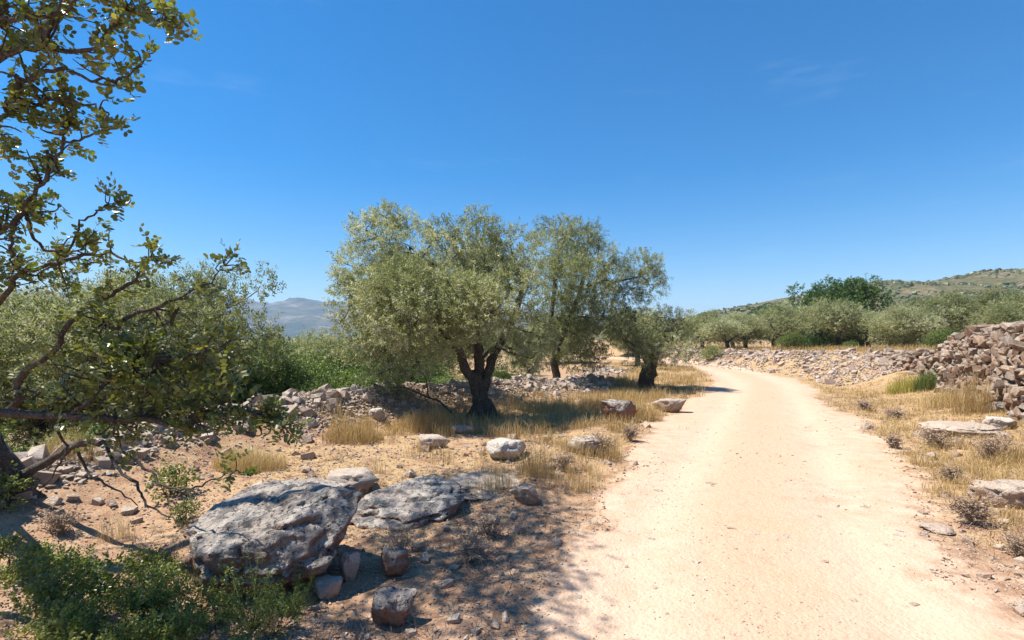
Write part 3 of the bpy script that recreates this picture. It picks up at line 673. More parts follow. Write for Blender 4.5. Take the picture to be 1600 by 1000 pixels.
def back_olive():
    rng = np.random.default_rng(45); bx, by = 1.5, 17.2; base = np.array([bx, by, H1(bx, by)])
    def q(px, py, dd=0.0): return U(px, py, by+dd)-base
    mt, mbn, mc = MB(), MB(), MB(); nodes = []
    def limb(pts, rad, sides=9):
        ln = smooth_line(pts, 4, 0.015, rng); rr = np.interp(np.linspace(0, 1, len(ln)), np.linspace(0, 1, len(rad)), rad); tube(mt, ln, rr, sides, .1, rng)
        for p, r in zip(ln, rr): nodes.append([p, r])
    limb([(0, 0, -.2), q(869, 585), q(866, 565), q(872, 540)], [.2, .14, .12, .12], 10)
    limb([q(872, 540), q(862, 500, .2), q(866, 450, .3), q(872, 400, .2)], [.10, .085, .07, .04]); limb([q(872, 540), q(890, 500, -.2), q(905, 455, -.3), q(920, 410, 0)], [.10, .085, .07, .04])
    limb([q(905, 455, -.3), q(935, 440, -.2), q(965, 440, 0), q(1000, 432, .1)], [.06, .05, .035, .02], 7)
    cl = []
    for px, py, r, dd in [(870, 392, 42, .4), (905, 380, 36, .9), (935, 405, 32, .7), (880, 435, 40, -.8), (852, 430, 28, 1.2), (905, 485, 42, .4), (888, 535, 38, -.5), (925, 525, 34, .9), (945, 465, 30, .6), (868, 495, 34, -.9), (900, 560, 24, -.4), (930, 560, 20, .3), (850, 540, 26, .5), (920, 440, 40, -1.0),
              (1000, 420, 32, .3), (1015, 445, 25, .2), (985, 475, 28, .4), (962, 435, 28, .5), (975, 505, 24, .6), (850, 355, 15, .5), (925, 366, 18, .7), (885, 358, 18, .2), (1020, 415, 15, .1), (890, 410, 36, 1.8), (910, 500, 36, 1.9), (950, 500, 26, -.8)]: cl.append((q(px, py, dd), np.array([r, r*1.05, r*.92])/F*by))
    grow(mt, mbn, nodes, [c for c, r in cl], rng, .012)
    clump_foliage(mc, cl, rng, 44, 14, .25, .08, .025, .45, fill=.45)
    tree_object('olive_tree', 'tall loose-crowned olive behind and right of the large olive, with a side spray', None, base, [('trunk', mats(mt.mesh('olive_trunk', True), 'bark')), ('branches', mats(mbn.mesh('olive_branches', True), 'bark')), ('crown', mats(mc.mesh('olive_crown'), 'olive'))])
back_olive()

def generic_tree(seed, hgt, wid, trunk_h, trunk_r, nclump, leafmat, barkmat, per=22, k=12, slen=.24, L=.085, W=.026, low=0.25, oval=False, stems=3, up=.4):
    rng = np.random.default_rng(seed); mt, mbn, mc = MB(), MB(), MB(); nodes = []
    lean = rng.normal(0, .12, 2)
    ln = smooth_line([(0, 0, -.25), (lean[0]*.3, lean[1]*.3, trunk_h*.5), (lean[0], lean[1], trunk_h)], 4, .02, rng)
    rr = np.interp(np.linspace(0, 1, len(ln)), [0, .25, 1], [trunk_r*1.45, trunk_r, trunk_r*.9]); tube(mt, ln, rr, 10, .12, rng)
    for p, r in zip(ln[3:], rr[3:]): nodes.append([p, r])
    top = ln[-1]
    for s in range(stems):
        an = s*6.283/stems+rng.uniform(-.5, .5); e = top+np.array([math.cos(an)*wid*.24, math.sin(an)*wid*.24, (hgt-trunk_h)*rng.uniform(.35, .6)])
        l2 = smooth_line([top*.97, (top+e)/2+rng.normal(0, .1, 3), e], 4, .02, rng); r2 = np.linspace(trunk_r*.62, trunk_r*.25, len(l2)); tube(mt, l2, r2, 8, .1, rng)
        for p, r in zip(l2, r2): nodes.append([p, r])
    cl = []
    zc = trunk_h*low+(hgt-trunk_h*low)/2; hz = (hgt-trunk_h*low)/2
    for c in range(nclump):
        u = rand_unit(rng, 1)[0]; f = rng.uniform(.2, .82)**.6; rad = wid*rng.uniform(.12, .2)
        ctr = np.array([u[0]*wid/2*f, u[1]*wid/2*f, zc+u[2]*hz*f*.9]); ctr[:2] += lean
        cl.append((ctr, np.array([rad, rad, rad*.85])))
    for c in range(nclump//2):
        an = rng.uniform(0, 6.28); rad = wid*rng.uniform(.06, .1); cl.append((np.array([math.cos(an)*wid*.47*rng.uniform(.3, 1), math.sin(an)*wid*.47*rng.uniform(.3, 1), zc+hz*rng.uniform(.1, .95)]), np.array([rad]*3)))
    grow(mt, mbn, nodes, [c for c, r in cl], rng, .012, 5)
    clump_foliage(mc, cl, rng, per, k, slen, L, W, up, oval, fill=.4)
    return [('trunk', mats(mt.mesh('trunk', True), barkmat)), ('branches', mats(mbn.mesh('branches', True), barkmat)), ('crown', mats(mc.mesh('crown'), leafmat))]
OL = [generic_tree(51, 3.9, 5.4, .9, .2, 28, 'olive', 'bark', 28, 12, .26, .095, .03, .5),
      generic_tree(52, 3.4, 4.4, .8, .17, 20, 'olive', 'bark', 28, 12, .26, .095, .03, .6),
      generic_tree(53, 3.1, 3.6, .9, .15, 15, 'olive', 'bark', 28, 12, .25, .095, .03, .8),
      generic_tree(54, 3.6, 5.0, .6, .18, 20, 'olivedark', 'bark', 28, 12, .26, .095, .03, .1)]
FC = generic_tree(57, 5.2, 7.0, 1.2, .25, 30, 'farcarob', 'greybark', 13, 10, .36, .13, .075, .5, True)
def place(name, v, label, x, y, rz=0, sc=1.0, group='olive trees of the grove'):
    return tree_object(name, label, group, (x, y, H1(x, y)-.03), v, 'tree', rz, sc)
# the second olive, stout trunk
second = generic_tree(61, 2.75, 3.3, .85, .27, 20, 'olive', 'bark', 26, 13, .24, .08, .022, .65)
tree_object('olive_tree', 'small stout-trunked olive tree standing close to the left track edge', None, (4.62, 17.4, H1(4.62, 17.4)), second, 'tree', .6, (0.98, 1, 1))
GR = 'olive trees of the grove'
place('olive_tree', OL[0], 'broad silvery olive tree behind the carob branches, left of the mountain view', -8.8, 12.6, .4, (1.0, 1.0, 1.14))
place('olive_tree', OL[3], 'dense olive tree at the far left edge behind the carob', -11.2, 12.2, 2.0, 1.05)
place('olive_tree', OL[1], 'olive tree filling the gap between the two leftmost olives, further back', -12.5, 18.5, 1.0, 1.15)
place('olive_tree', OL[0], 'tall olive seen over the carob bough, left of the broad silvery one', -13.5, 15.2, 4.1, 1.15)
place('olive_tree', OL[1], 'rounded olive low in the mountain gap behind the green shrubs', -7.2, 20.5, 2.2, .95)
place('olive_tree', OL[2], 'small olive right of the mountain gap, partly behind the large crown', -4.6, 21.5, 5.2, 1.0)
place('olive_tree', OL[3], 'dark bushy olive behind the rubble wall left of the large olive trunk', -3.6, 18.5, 3.2, .92)
place('olive_tree', OL[1], 'shaded olive seen under the large olive crown beyond the rubble wall', -1.5, 24.5, .3, 1.0)
place('olive_tree', OL[2], 'slender young olive with thin trunk seen right of the large olive trunk', .62, 20.6, 1.0, .78)
place('olive_tree', OL[0], 'far olive behind the gap under the right side of the large crown', 3.2, 36, 4.0, .9)
place('olive_tree', OL[1], 'olive directly behind the stout-trunked olive', 7.6, 31, 5.0, 1.0)
place('olive_tree', OL[0], 'first olive of the far row, left where the track disappears', 11.2, 47, 1.5, 1.05)
row = [(15.6, 37, 1, .9, 'olive on the terrace above the round green bush'), (18.2, 40, 0, .85, 'olive on the terrace right of the round green bush'), (17.8, 33.5, 2, .95, 'pale olive at the middle of the terrace row'),
       (20.4, 36, 3, .9, 'darker olive in the terrace row below the dark carob'), (19.8, 31, 1, .95, 'golden-green olive below the dark carob tree'), (22.6, 32.5, 0, .82, 'silvery olive right of the dark carob, above the stone bank'),
       (21.2, 27.6, 0, .72, 'large pale olive at the right end of the stone bank'), (25.5, 30.5, 1, .9, 'olive partly hidden at the start of the hill slope'), (22.0, 23.2, 2, .85, 'olive behind the low far end of the dry stone wall'),
       (25.2, 25.5, 0, .9, 'broad olive rising above the dry stone wall'), (21.6, 19.6, 1, .72, 'olive whose top shows over the tall dry stone wall'), (27.5, 27, 3, 1.0, 'rearmost olive above the dry stone wall at right edge'), (17.2, 15.2, 1, .62, 'low olive just behind the tall dry stone wall at right edge'),
       (13.6, 52, 3, 1.0, 'far dark olive left of the terrace row'), (16.4, 44, 0, .9, 'olive behind the gap left of the terrace row'), (24.2, 35.5, 0, .9, 'pale olive filling the row right of the dark carob'), (27.8, 34.5, 2, 1.1, 'slim olive at the foot of the hill'), (22.9, 28.2, 1, .9, 'olive closing the row behind the large pale terrace olive'), (19.4, 45, 2, 1.1, 'olive half hidden in the rear of the terrace row')]
for i, (x, y, v, s, lab) in enumerate(row): place('olive_tree', OL[v], lab, x, y, i*1.7, (s*1.0, s*1.0, s*(.74+.22*((i*7) % 5)/4)))
tree_object('carob_tree', 'tall dark green carob tree rising above the terrace olives', None, (27.3, 43.5, H1(27.3, 43.5)), FC, 'tree', .5, (1.12, 1, 1.05))
tree_object('carob_tree', 'smaller dark green tree left of the tall dark carob, partly hidden', None, (24.0, 47, H1(24, 47)), FC, 'tree', 2.5, .7)

# shrubs
def shrub_mesh(seed, wid, hgt, leafmat, n=12, per=40, k=9, slen=.13, L=.04, W=.02, oval=False, up=.15, stem='greybark'):
    rng = np.random.default_rng(seed); ms, mc = MB(), MB(); cl = []
    for c in range(n):
        an = rng.uniform(0, 6.28); f = math.sqrt(rng.uniform(0, 1)); rad = min(wid, hgt)*rng.uniform(.18, .34)
        ctr = np.array([math.cos(an)*f*wid*.38, math.sin(an)*f*wid*.38, max(rad*.6, hgt*(1-.55*f*f)*rng.uniform(.45, .85))]); cl.append((ctr, np.array([rad, rad, rad*.9])))
        b = np.array([ctr[0]*.25, ctr[1]*.25, -.08]); ln = smooth_line([b, (b+ctr)/2+rng.normal(0, .05*wid, 3)*.6, ctr], 3); tube(ms, ln, np.linspace(.018, .006, len(ln))*max(.5, hgt), 4)
    clump_foliage(mc, cl, rng, per, k, slen, L, W, up, oval, fill=.25)
    return [('stems', mats(ms.mesh('stems', True), stem)), ('foliage', mats(mc.mesh('foliage'), leafmat))]
def put_shrub(name, label, v, x, y, rz=0, sc=1.0, group=None, cat='shrub'): return tree_object(name, label, group, (x, y, H1(x, y)-.02), v, cat, rz, sc)
GS = [shrub_mesh(71, 2.4, 1.7, 'green', 20, 60, 8, .12, .05, .03), shrub_mesh(72, 2.0, 1.3, 'green', 18, 60, 8, .12, .05, .03), shrub_mesh(73, 2.6, 2.0, 'farcarob', 22, 40, 8, .16, .07, .038)]
for i, (x, y, v, s, lab) in enumerate([(-5.0, 13.2, 0, 1.0, 'bright green shrub behind the left end of the rubble wall'), (-4.6, 15.4, 0, 1.1, 'tall bright green shrub below the mountain gap'), (-3.4, 14.2, 1, .95, 'low green shrub right of the mountain gap, touching the rubble wall'),
        (-6.2, 11.0, 1, .9, 'green shrub at the foot of the broad silvery olive'), (-2.6, 16.4, 2, .85, 'dark green shrub behind the rubble wall under the olive crown'), (-6.6, 18.6, 2, 1.2, 'dark green bush far back in the mountain gap'),
        (-7.2, 8.8, 1, 1.0, 'green bush seen through the carob branches'), (-8.4, 7.2, 0, .9, 'green bush at the left edge behind the carob branches'), (-0.4, 19.2, 2, .7, 'dark bush in the shade behind the large olive trunk'),
        (-5.7, 14.6, 0, 1.4, 'bushy bright green shrub in the middle of the mountain gap'), (-6.9, 14.4, 2, 1.25, 'dark green shrub at the right side of the broad silvery olive'), (-4.0, 17.6, 2, 1.2, 'dark bush directly below the mountains'), (-3.2, 12.9, 1, 1.1, 'fresh green shrub just behind the top stones of the rubble wall'), (-4.3, 11.4, 1, .8, 'low green shrub at the kink of the rubble wall'), (-1.9, 15.2, 0, .95, 'green shrub behind the rubble wall left of the large olive trunk')]):
    put_shrub('green_shrub', lab, GS[v], x, y, i*1.3, s, 'green shrubs behind the rubble wall')
put_shrub('round_bush', 'round bright green bush at the left end of the far stone bank', shrub_mesh(75, 1.3, 1.15, 'green', 12, 60, 9, .16, .05, .02), 12.9, 33.0, 0, 1.0)
for i, (x, y, s, lab) in enumerate([(21.5, 33.6, .8, 'dark bush at the foot of the golden-green terrace olive'), (18.6, 31.2, .7, 'dark bush between the terrace olives above the stone bank'), (23.6, 30.6, .75, 'dark green bush below the silvery terrace olive')]): put_shrub('dark_bush', lab, GS[2], x, y, i, s, 'dark bushes on the terrace')
for i, (x, y, s_, lab) in enumerate([(16.9, 31.2, .7, 'bright green bush at the left end of the terrace row'), (20.6, 33.4, .85, 'bright green bush under the middle terrace olives'), (24.6, 31.8, .9, 'bright green bush at the right part of the terrace row'), (18.0, 27.2, .45, 'small yellow-green bush on the rim of the stone bank'), (19.8, 23.4, .7, 'bright bush just behind the low end of the dry stone wall')]): put_shrub('bright_bush', lab, GS[i % 2], x, y, i*2., s_, 'bright bushes on the terrace')
# small-leaved oak scrub in the lower left corner
ks = shrub_mesh(76, 1.5, .38, 'kermes', 18, 300, 8, .10, .024, .015, True, .7)
ks2 = shrub_mesh(77, 1.2, .34, 'kermes', 14, 300, 8, .10, .024, .015, True, .7)
for v, px, py, s, lab in [(ks, 245, 995, .85, 'low small-leaved scrub in front of the boulder at the lower edge'), (ks2, 55, 965, 1.0, 'dark green scrub in the lower left corner'), (ks2, 150, 930, .8, 'patch of small-leaved scrub left of the boulder'), (ks, 5, 895, .7, 'green scrub at the left edge below the carob trunk'), (ks2, 350, 1005, .75, 'yellow-green scrub tuft at the bottom edge below the boulder'), (ks, 140, 1010, .7, 'scrub patch at the bottom edge between the corner and the boulder scrub'), (ks2, 240, 915, .55, 'small scrub touching the left end of the boulder')]:
    x, y = ray_ground(px, py); put_shrub('oak_scrub', lab, v, x, y, px*.1, s, 'low oak scrub')
def feathery(seed):
    rng = np.random.default_rng(seed); ms, mc = MB(), MB()
    for k in range(26):
        an = rng.uniform(0, 6.28); e = np.array([math.cos(an)*rng.uniform(.08, .3), math.sin(an)*rng.uniform(.08, .3), rng.uniform(.15, .36)]); ln = smooth_line([(0, 0, 0), e*.5+rng.normal(0, .03, 3), e], 4); tube(ms, ln, np.linspace(.003, .0015, len(ln)), 4)
        P = np.repeat(ln[3:], 3, 0); shoots(mc, P, unit(rng.normal(size=P.shape)+np.array([0, 0, .4])), rng, 8, .05, .016, .0035, 1.2)
    return [('stems', mats(ms.mesh('stems'), 'kermes')), ('foliage', mats(mc.mesh('foliage'), 'green'))]
fe = feathery(78)
for px, py, s, lab in [(395, 985, 1.0, 'feathery bright green asparagus plant below the boulder'), (455, 960, .7, 'small feathery green plant under the boulder overhang'), (330, 935, .6, 'feathery green sprig in front of the boulder, left')]:
    x, y = ray_ground(px, py); put_shrub('asparagus_plant', lab, fe, x, y, px, s, 'feathery green plants by the boulder', 'plant')

# ------------------------------------------------------------------ grass
def blades(mb, P, h, wdt, rng, lean=.35, rlo=0., rhi=1.):
    n = len(P); an = rng.uniform(0, 6.283, n); ln = rng.gamma(2, lean/2, n); dirx = np.stack([np.cos(an), np.sin(an), np.zeros(n)], 1)
    sidev = np.stack([-np.sin(an+rng.normal(0, .9, n)), np.cos(an), np.zeros(n)], 1); sidev = unit(sidev)
    hh = h*rng.uniform(.5, 1.15, n); a = (sidev*wdt[:, None] if np.ndim(wdt) else sidev*wdt)/2
    m = P+np.array([0, 0, 1])*(hh*.55)[:, None]+dirx*(hh*ln*.3)[:, None]; t = P+np.array([0, 0, 1])*(hh*(1-.25*np.minimum(ln, 1.5)))[:, None]+dirx*(hh*ln)[:, None]
    V = np.stack([P-a, P+a, m+a*.75, m-a*.75, t], 1).reshape(-1, 3); b = np.arange(n)[:, None]*5
    mb.add(V, [b+np.array([[0, 1, 2, 3]]), b+np.array([[3, 2, 4]])], np.repeat(np.clip(rng.normal((rlo+rhi)/2, (rhi-rlo)*.27, n), 0, 1), 5))
def field(name, label, seed, n_tuft, xr, yr, keepfn, hgt, per, material='straw', lean=.4, spread=.07, wmul=1.0):
    rng = np.random.default_rng(seed); y = yr[0]*np.exp(rng.uniform(0, 1, n_tuft)*math.log(yr[1]/yr[0])); x = rng.uniform(xr[0], xr[1], n_tuft)*y if xr[2] else rng.uniform(xr[0], xr[1], n_tuft)
    k = rng.uniform(0, 1, n_tuft) < keepfn(x, y); x, y = x[k], y[k]
    sc = np.clip(y/9, .7, 2.2); th = hgt*rng.uniform(.45, 1.25, len(x))*(0.8+0.5*fbm(x/2, y/2, s=seed, o=2))
    X = np.repeat(x, per)+rng.normal(0, 1, len(x)*per)*np.repeat(spread*sc, per); Y = np.repeat(y, per)+rng.normal(0, 1, len(x)*per)*np.repeat(spread*sc, per)
    mb = MB(); blades(mb, np.stack([X, Y, H(X, Y)-.01], 1), np.repeat(th, per), np.repeat(.0042*sc*wmul, per), rng, lean)
    return link(name, mb.mesh(name), material, kind='stuff', label=label, cat='grass')
def offroad(x, y, m=.25): return road_mask(x, y)[0] < m
def between(x, y):
    a, t = pl_sd(x, y, WALL_L); b, t2 = pl_sd(x, y, WALL_R); return (a > .5) & (b < -.3)
def left_keep(x, y):
    sd, t = pl_sd(x, y, ROAD); a, _ = pl_sd(x, y, WALL_L); n = fbm(x/1.2, y/1.2, s=81, o=3)
    base = np.where(y > 8.6, .9, .22)+1.0*n; base = np.where((x < -1.9) & (y < 11), base-.6, base)
    return base*offroad(x, y)*(sd < 0)*(a > .75)
field('dry_grass', 'tall golden dry grass around the olive trees left of the track', 82, 6500, (-.5, .45, True), (5.2, 34), left_keep, .34, 22, wmul=1.35)
def right_keep(x, y):
    sd, t = pl_sd(x, y, ROAD); b, tb = pl_sd(x, y, WALL_R); n = fbm(x/1.0, y/1.0, s=83, o=3)
    return (np.where(y > 6.0, .95, .42)+.9*n)*offroad(x, y, .35)*(sd > 0)*(b < -.3)*np.where(tb > 5.2, sstep(-2.2, -3.2, b), 1)
field('dry_verge_grass', 'short bleached dry grass on the right verge below the wall', 84, 6500, (.3, 1.15, True), (4.0, 30), right_keep, .19, 20, lean=.8, wmul=1.35)
def terr_keep(x, y):
    b, tb = pl_sd(x, y, WALL_R); return (.9+.6*fbm(x/2, y/2, s=85, o=2))*(b > .2)*(tb > 5.3)*(b < 9)
field('terrace_grass', 'strip of golden dry grass on top of the far stone bank', 86, 2600, (11, 30, False), (19, 48), terr_keep, .42, 14, spread=.12, wmul=1.6)
def tuft(name, label, px, py, wpx, h, n, seed, material='straw', lean=.35, wmul=1.0, cat='grass tuft', group=None):
    rng = np.random.default_rng(seed); x, y = ray_ground(px, py); r = wpx/F*y/2
    a = rng.uniform(0, 6.28, n); f = np.sqrt(rng.uniform(0, 1, n))*r; X = x+np.cos(a)*f; Y = y+np.sin(a)*f*.7
    mb = MB(); z0 = H1(x, y); blades(mb, np.stack([X-x, Y-y, H(X, Y)-z0-.01], 1), np.full(n, h)*(1-.4*(f/r)**2), np.full(n, .0045*np.clip(y/8, .5, 2)*wmul), rng, lean)
    return link(name, mb.mesh(name), material, label=label, cat=cat, group=group, loc=(x, y, z0))
T = [('grass_tuft', 'fine blond grass clump in front of the white stone by the rubble wall', 552, 690, 95, .34, 1500, 'straw'), ('grass_tuft', 'fine blond grass clump below the carob branch tips', 390, 735, 110, .36, 1800, 'straw'),
     ('grass_tuft', 'tall yellow grass clump left of the large olive trunk', 668, 672, 90, .55, 1100, 'straw'), ('grass_tuft', 'leaning straw-coloured grass clump by the bleached white rock', 838, 742, 60, .5, 420, 'straw'),
     ('grass_tuft', 'thin dry grass on the flat pinkish ledge', 770, 770, 60, .36, 260, 'straw'), ('grass_tuft', 'short fresh green tuft right of the large olive trunk', 855, 672, 34, .18, 420, 'green'),
     ('grass_tuft', 'golden grass clump behind the dark shaded rock', 940, 640, 70, .42, 700, 'straw'), ('grass_tuft', 'straw grass clump between the shaded rock and the pale round rock', 1005, 655, 60, .4, 650, 'straw'),
     ('grass_tuft', 'spreading yellow grass bush in front of the low wall end', 1418, 612, 62, .62, 900, 'yellowgreen'), ('grass_tuft', 'olive-green broom tuft beside the spreading yellow grass bush', 1448, 610, 36, .75, 700, 'green'),
     ('grass_tuft', 'tall dry reeds leaning on the tall dry stone wall', 1520, 645, 60, .95, 420, 'straw'), ('grass_tuft', 'brown dry grass clump at the base of the wall, right of the broom', 1480, 635, 70, .6, 600, 'straw'),
     ('grass_tuft', 'bleached grass clump at the right edge below the bedrock slab', 1585, 725, 70, .3, 500, 'straw'), ('grass_tuft', 'thin pale grass tuft on the red soil beside the scrub', 180, 845, 55, .32, 160, 'straw'), ('grass_tuft', 'orange-brown dry grass under the carob branches behind the tumbled stones', 110, 715, 90, .4, 500, 'straw')]
for i, (nm, lab, px, py, wp, h, n, m) in enumerate(T): tuft(nm, lab, px, py, wp, h, n, 90+i, m)
# withered herbs: branching brittle stems
def herb_mesh(seed, h, n):
    rng = np.random.default_rng(seed); ms = MB()
    for k in range(n):
        an = rng.uniform(0, 6.28); sp = rng.uniform(.1, .75); e = np.array([math.cos(an)*sp*h*.7, math.sin(an)*sp*h*.7, h*rng.uniform(.5, 1.05)])
        ln = smooth_line([(0, 0, -.01), e*.5+np.array([0, 0, .06*h])+rng.normal(0, .04*h, 3), e], 3); tube(ms, ln, np.linspace(.0028, .0012, len(ln)), 3, rnd=rng.uniform())
        for j in range(5):
            b = ln[rng.integers(2, len(ln))]; t = b+rng.normal(0, .13*h, 3)+np.array([0, 0, .1*h]); tube(ms, np.array([b, (b+t)/2+rng.normal(0, .02*h, 3), t]), np.array([.0014, .0011, .0008]), 3, rnd=rng.uniform())
            kk = 4; D = rand_unit(rng, kk); kites(ms, np.repeat(t[None], kk, 0), D, unit(np.cross(D, rand_unit(rng, kk))), np.full(kk, .018), np.full(kk, .008), rng.uniform(.2, 1, kk))
    return mats(ms.mesh('withered_herb'), 'weed')
HB = [herb_mesh(111, .36, 34), herb_mesh(112, .22, 40), herb_mesh(113, .15, 34)]
for i, (px, py, v, s, lab) in enumerate([(625, 878, 0, 1.0, 'upright grey withered herb at the shaded end of the lichen boulder'), (735, 880, 1, 1.1, 'spreading grey-brown withered herb between boulder and track'), (760, 835, 2, 1.1, 'small withered herb on the shaded verge above the spreading one'),
        (940, 712, 1, 1.4, 'brown cushion of withered herb by the pitted white rock'), (985, 690, 2, 1.5, 'low reddish withered herb at the left track edge'), (680, 800, 2, 1.0, 'withered herb on top of the grey slab'),
        (1400, 655, 2, 1.8, 'purple-brown withered herb on the right verge, upper'), (1465, 700, 1, 1.5, 'purple-brown withered herb below the bedrock slab'), (1395, 700, 2, 1.4, 'low withered herb at the right track edge'), (1485, 755, 2, 1.2, 'flat withered herb on the gravelly right verge'),
        (1545, 720, 1, 1.4, 'brown withered herb right of the bedrock slab'), (1520, 820, 2, 1.2, 'withered herb right of the flat white stone'), (1590, 870, 1, 1.0, 'dry brown herb at the lower right edge'), (1350, 640, 2, 1.8, 'dry herb where the right verge narrows'), (95, 835, 1, 1.0, 'dark withered cushion herb below the carob trunk'), (880, 735, 2, 1.2, 'small withered herb next to the leaning straw grass')]):
    x, y = ray_ground(px, py); o = link('withered_herb', HB[v], None, label=lab, cat='herb', group='withered herbs', loc=(x, y, H1(x, y))); o.scale = (s*(1.2+.7*((i*5) % 4)/3), s*(1.1+.5*((i*3) % 5)/4), s*(.65+.4*((i*7) % 6)/5)); o.rotation_euler = (.12*math.sin(i*2.3), .12*math.cos(i*1.7), i*1.1)
def herbs_stuff():
    rng = np.random.default_rng(115); mb = MB(); n = 9000; y = 2.3*np.exp(rng.uniform(0, 1, n)*math.log(7)); x = rng.uniform(-.75, 1.1, n)*y
    keep = offroad(x, y, .4) & between(x, y) & (rng.uniform(0, 1, n) < .4+1.3*fbm(x/.9, y/.9, s=116, o=3)); x, y = x[keep], y[keep]; z = H(x, y)
    for a, b, c in zip(x, y, z):
        k = 9; D = unit(rng.normal(size=(k, 3))*np.array([1, 1, .5])+np.array([0, 0, .45])); hh = rng.uniform(.05, .16)
        P = np.array([a, b, c])+rng.normal(0, .05, (k, 3))*np.array([1, 1, 0]); kites(mb, P, D, unit(np.cross(D, rand_unit(rng, k))), hh*rng.uniform(.5, 1.3, k), np.full(k, .004*max(1, b/6)), rng.uniform(0, 1, k), .3)
    link('dry_litter', mb.mesh('dry_litter'), 'weed', kind='stuff', label='brown twiggy litter strewn over both stony verges', cat='litter')
herbs_stuff()

# ------------------------------------------------------------------ the near carob tree
def near_carob():
    rng = np.random.default_rng(121); gx_, gy_ = -4.35, 4.75; base = np.array([gx_, gy_, H1(gx_, gy_)])
    mt, mbn, mc = MB(), MB(), MB(); tips = []; wood = []
    def limb(pts, rad, mb=mbn, sides=6, jit=.006, sub=5):
        ln = smooth_line([p-base for p in pts], sub, jit, rng); rr = np.interp(np.linspace(0, 1, len(ln)), np.linspace(0, 1, len(rad)), rad); tube(mb, ln, rr, sides, .10, rng)
        for p, r in zip(ln, rr): wood.append((p, r))
        return ln
    A = lambda *p: np.array(p, float)
    hub = A(-4.75, 4.35, 1.15)
    limb([base-A(0, 0, .15), U(62, 800, 4.7), U(30, 748, 4.6), U(-5, 705, 4.5), hub], [.13, .10, .09, .085, .08], mt, 10, .012)
    h2 = A(-4.9, 4.0, 2.4)
    limb([hub, A(-5.1, 4.2, 1.8), h2, A(-4.6, 3.9, 3.4), A(-4.0, 4.0, 4.3), A(-3.5, 4.3, 5.6)], [.10, .095, .085, .07, .05, .025], mt, 9, .02)
    limb([h2, A(-4.2, 3.1, 3.0), A(-3.4, 2.6, 3.5), A(-3.1, 2.4, 3.75), A(-2.9, 2.3, 3.9)], [.07, .06, .05, .035, .015], mt, 8, .02)
    limb([A(-4.6, 3.9, 3.4), A(-4.6, 4.8, 4.4), A(-4.3, 5.4, 5.5), A(-4.0, 5.9, 6.3)], [.06, .05, .035, .015], mt, 8, .02)
    limb([U(30, 748, 4.6), U(75, 722, 4.5), U(115, 697, 4.2), U(160, 690, 3.9)], [.045, .036, .026, .018], mt, 8)
    leafy = []   # (polyline, start fraction, twigs per metre, twig length)
    def br(pts, rad, f0=.3, dens=14, tl=.22): ln = limb(pts, [q*.62 if q > .012 else q*.85 for q in rad]); leafy.append((ln, f0, dens, tl)); return ln
    # horizontal bough and the twigs hanging below it
    br([hub, A(-4.1, 3.3, 1.25), U(-60, 638, 2.95), U(100, 650, 2.8), U(200, 655, 2.7), U(300, 660, 2.6), U(372, 642, 2.6), U(425, 665, 2.6)], [.06, .05, .04, .032, .026, .018, .011, .005], .62, 22, .16)
    br([U(60, 648, 2.85), U(120, 640, 2.9), U(190, 612, 3.0), U(260, 608, 3.0), U(330, 600, 3.0)], [.022, .018, .014, .010, .005], .2, 22, .2)
    br([U(110, 650, 2.8), U(180, 590, 2.7), U(230, 565, 2.6), U(290, 560, 2.6), U(340, 545, 2.6)], [.018, .015, .011, .008, .004], .2, 22, .2)
    limb([U(162, 690, 3.9), U(186, 734, 3.8), U(216, 758, 3.7), U(228, 788, 3.6), U(270, 808, 3.5)], [.016, .012, .010, .008, .004])
    br([U(160, 690, 3.9), U(228, 731, 3.6), U(255, 758, 3.5), U(300, 762, 3.4), U(337, 748, 3.3), U(372, 735, 3.2)], [.02, .013, .010, .008, .006, .003], .8, 12, .1)
    limb([U(118, 697, 4.2), U(140, 740, 4.1), U(180, 765, 4.0), U(215, 790, 3.9)], [.014, .010, .007, .004])
    limb([U(60, 640, 3.2), U(100, 690, 3.3), U(96, 720, 3.3), U(70, 760, 3.4)], [.010, .008, .006, .003])
    # rising boughs
    k = br([U(-40, 660, 3.3), U(27, 632, 3.0), U(29, 598, 2.95), U(55, 569, 2.9), U(92, 540, 2.85), U(109, 502, 2.8), U(139, 481, 2.8), U(180, 456, 2.75), U(212, 435, 2.75), U(236, 400, 2.7)], [.045, .035, .03, .027, .024, .02, .016, .012, .008, .004], .45, 13, .13)
    br([U(139, 481, 2.8), U(180, 514, 2.75), U(202, 493, 2.7), U(252, 477, 2.65), U(294, 460, 2.6), U(332, 435, 2.6), U(352, 415, 2.6)], [.014, .012, .011, .009, .007, .005, .003], .55, 15, .1)
    br([U(-60, 520, 2.9), U(0, 470, 2.8), U(30, 430, 2.75), U(70, 415, 2.7), U(120, 402, 2.7), U(175, 398, 2.65), U(205, 412, 2.6)], [.03, .025, .02, .016, .012, .008, .004], .25, 14, .13)
    br([U(-60, 400, 2.6), U(0, 360, 2.5), U(24, 344, 2.45), U(52, 304, 2.4), U(80, 264, 2.4), U(96, 232, 2.4), U(108, 188, 2.4)], [.03, .024, .021, .017, .013, .009, .004], .2, 20, .13)
    br([U(96, 225, 2.4), U(130, 215, 2.4), U(165, 204, 2.4)], [.008, .006, .003], .3, 18, .09)
    br([U(24, 344, 2.45), U(18, 380, 2.5), U(22, 420, 2.5)], [.012, .009, .004], .3, 10, .1)
    br([U(40, 330, 2.45), U(55, 380, 2.5), U(90, 395, 2.5), U(130, 385, 2.5)], [.010, .008, .006, .003], .4, 16, .1)
    br([U(110, 395, 2.55), U(125, 352, 2.5), U(150, 332, 2.5), U(170, 318, 2.5)], [.007, .006, .005, .003], .5, 13, .08)
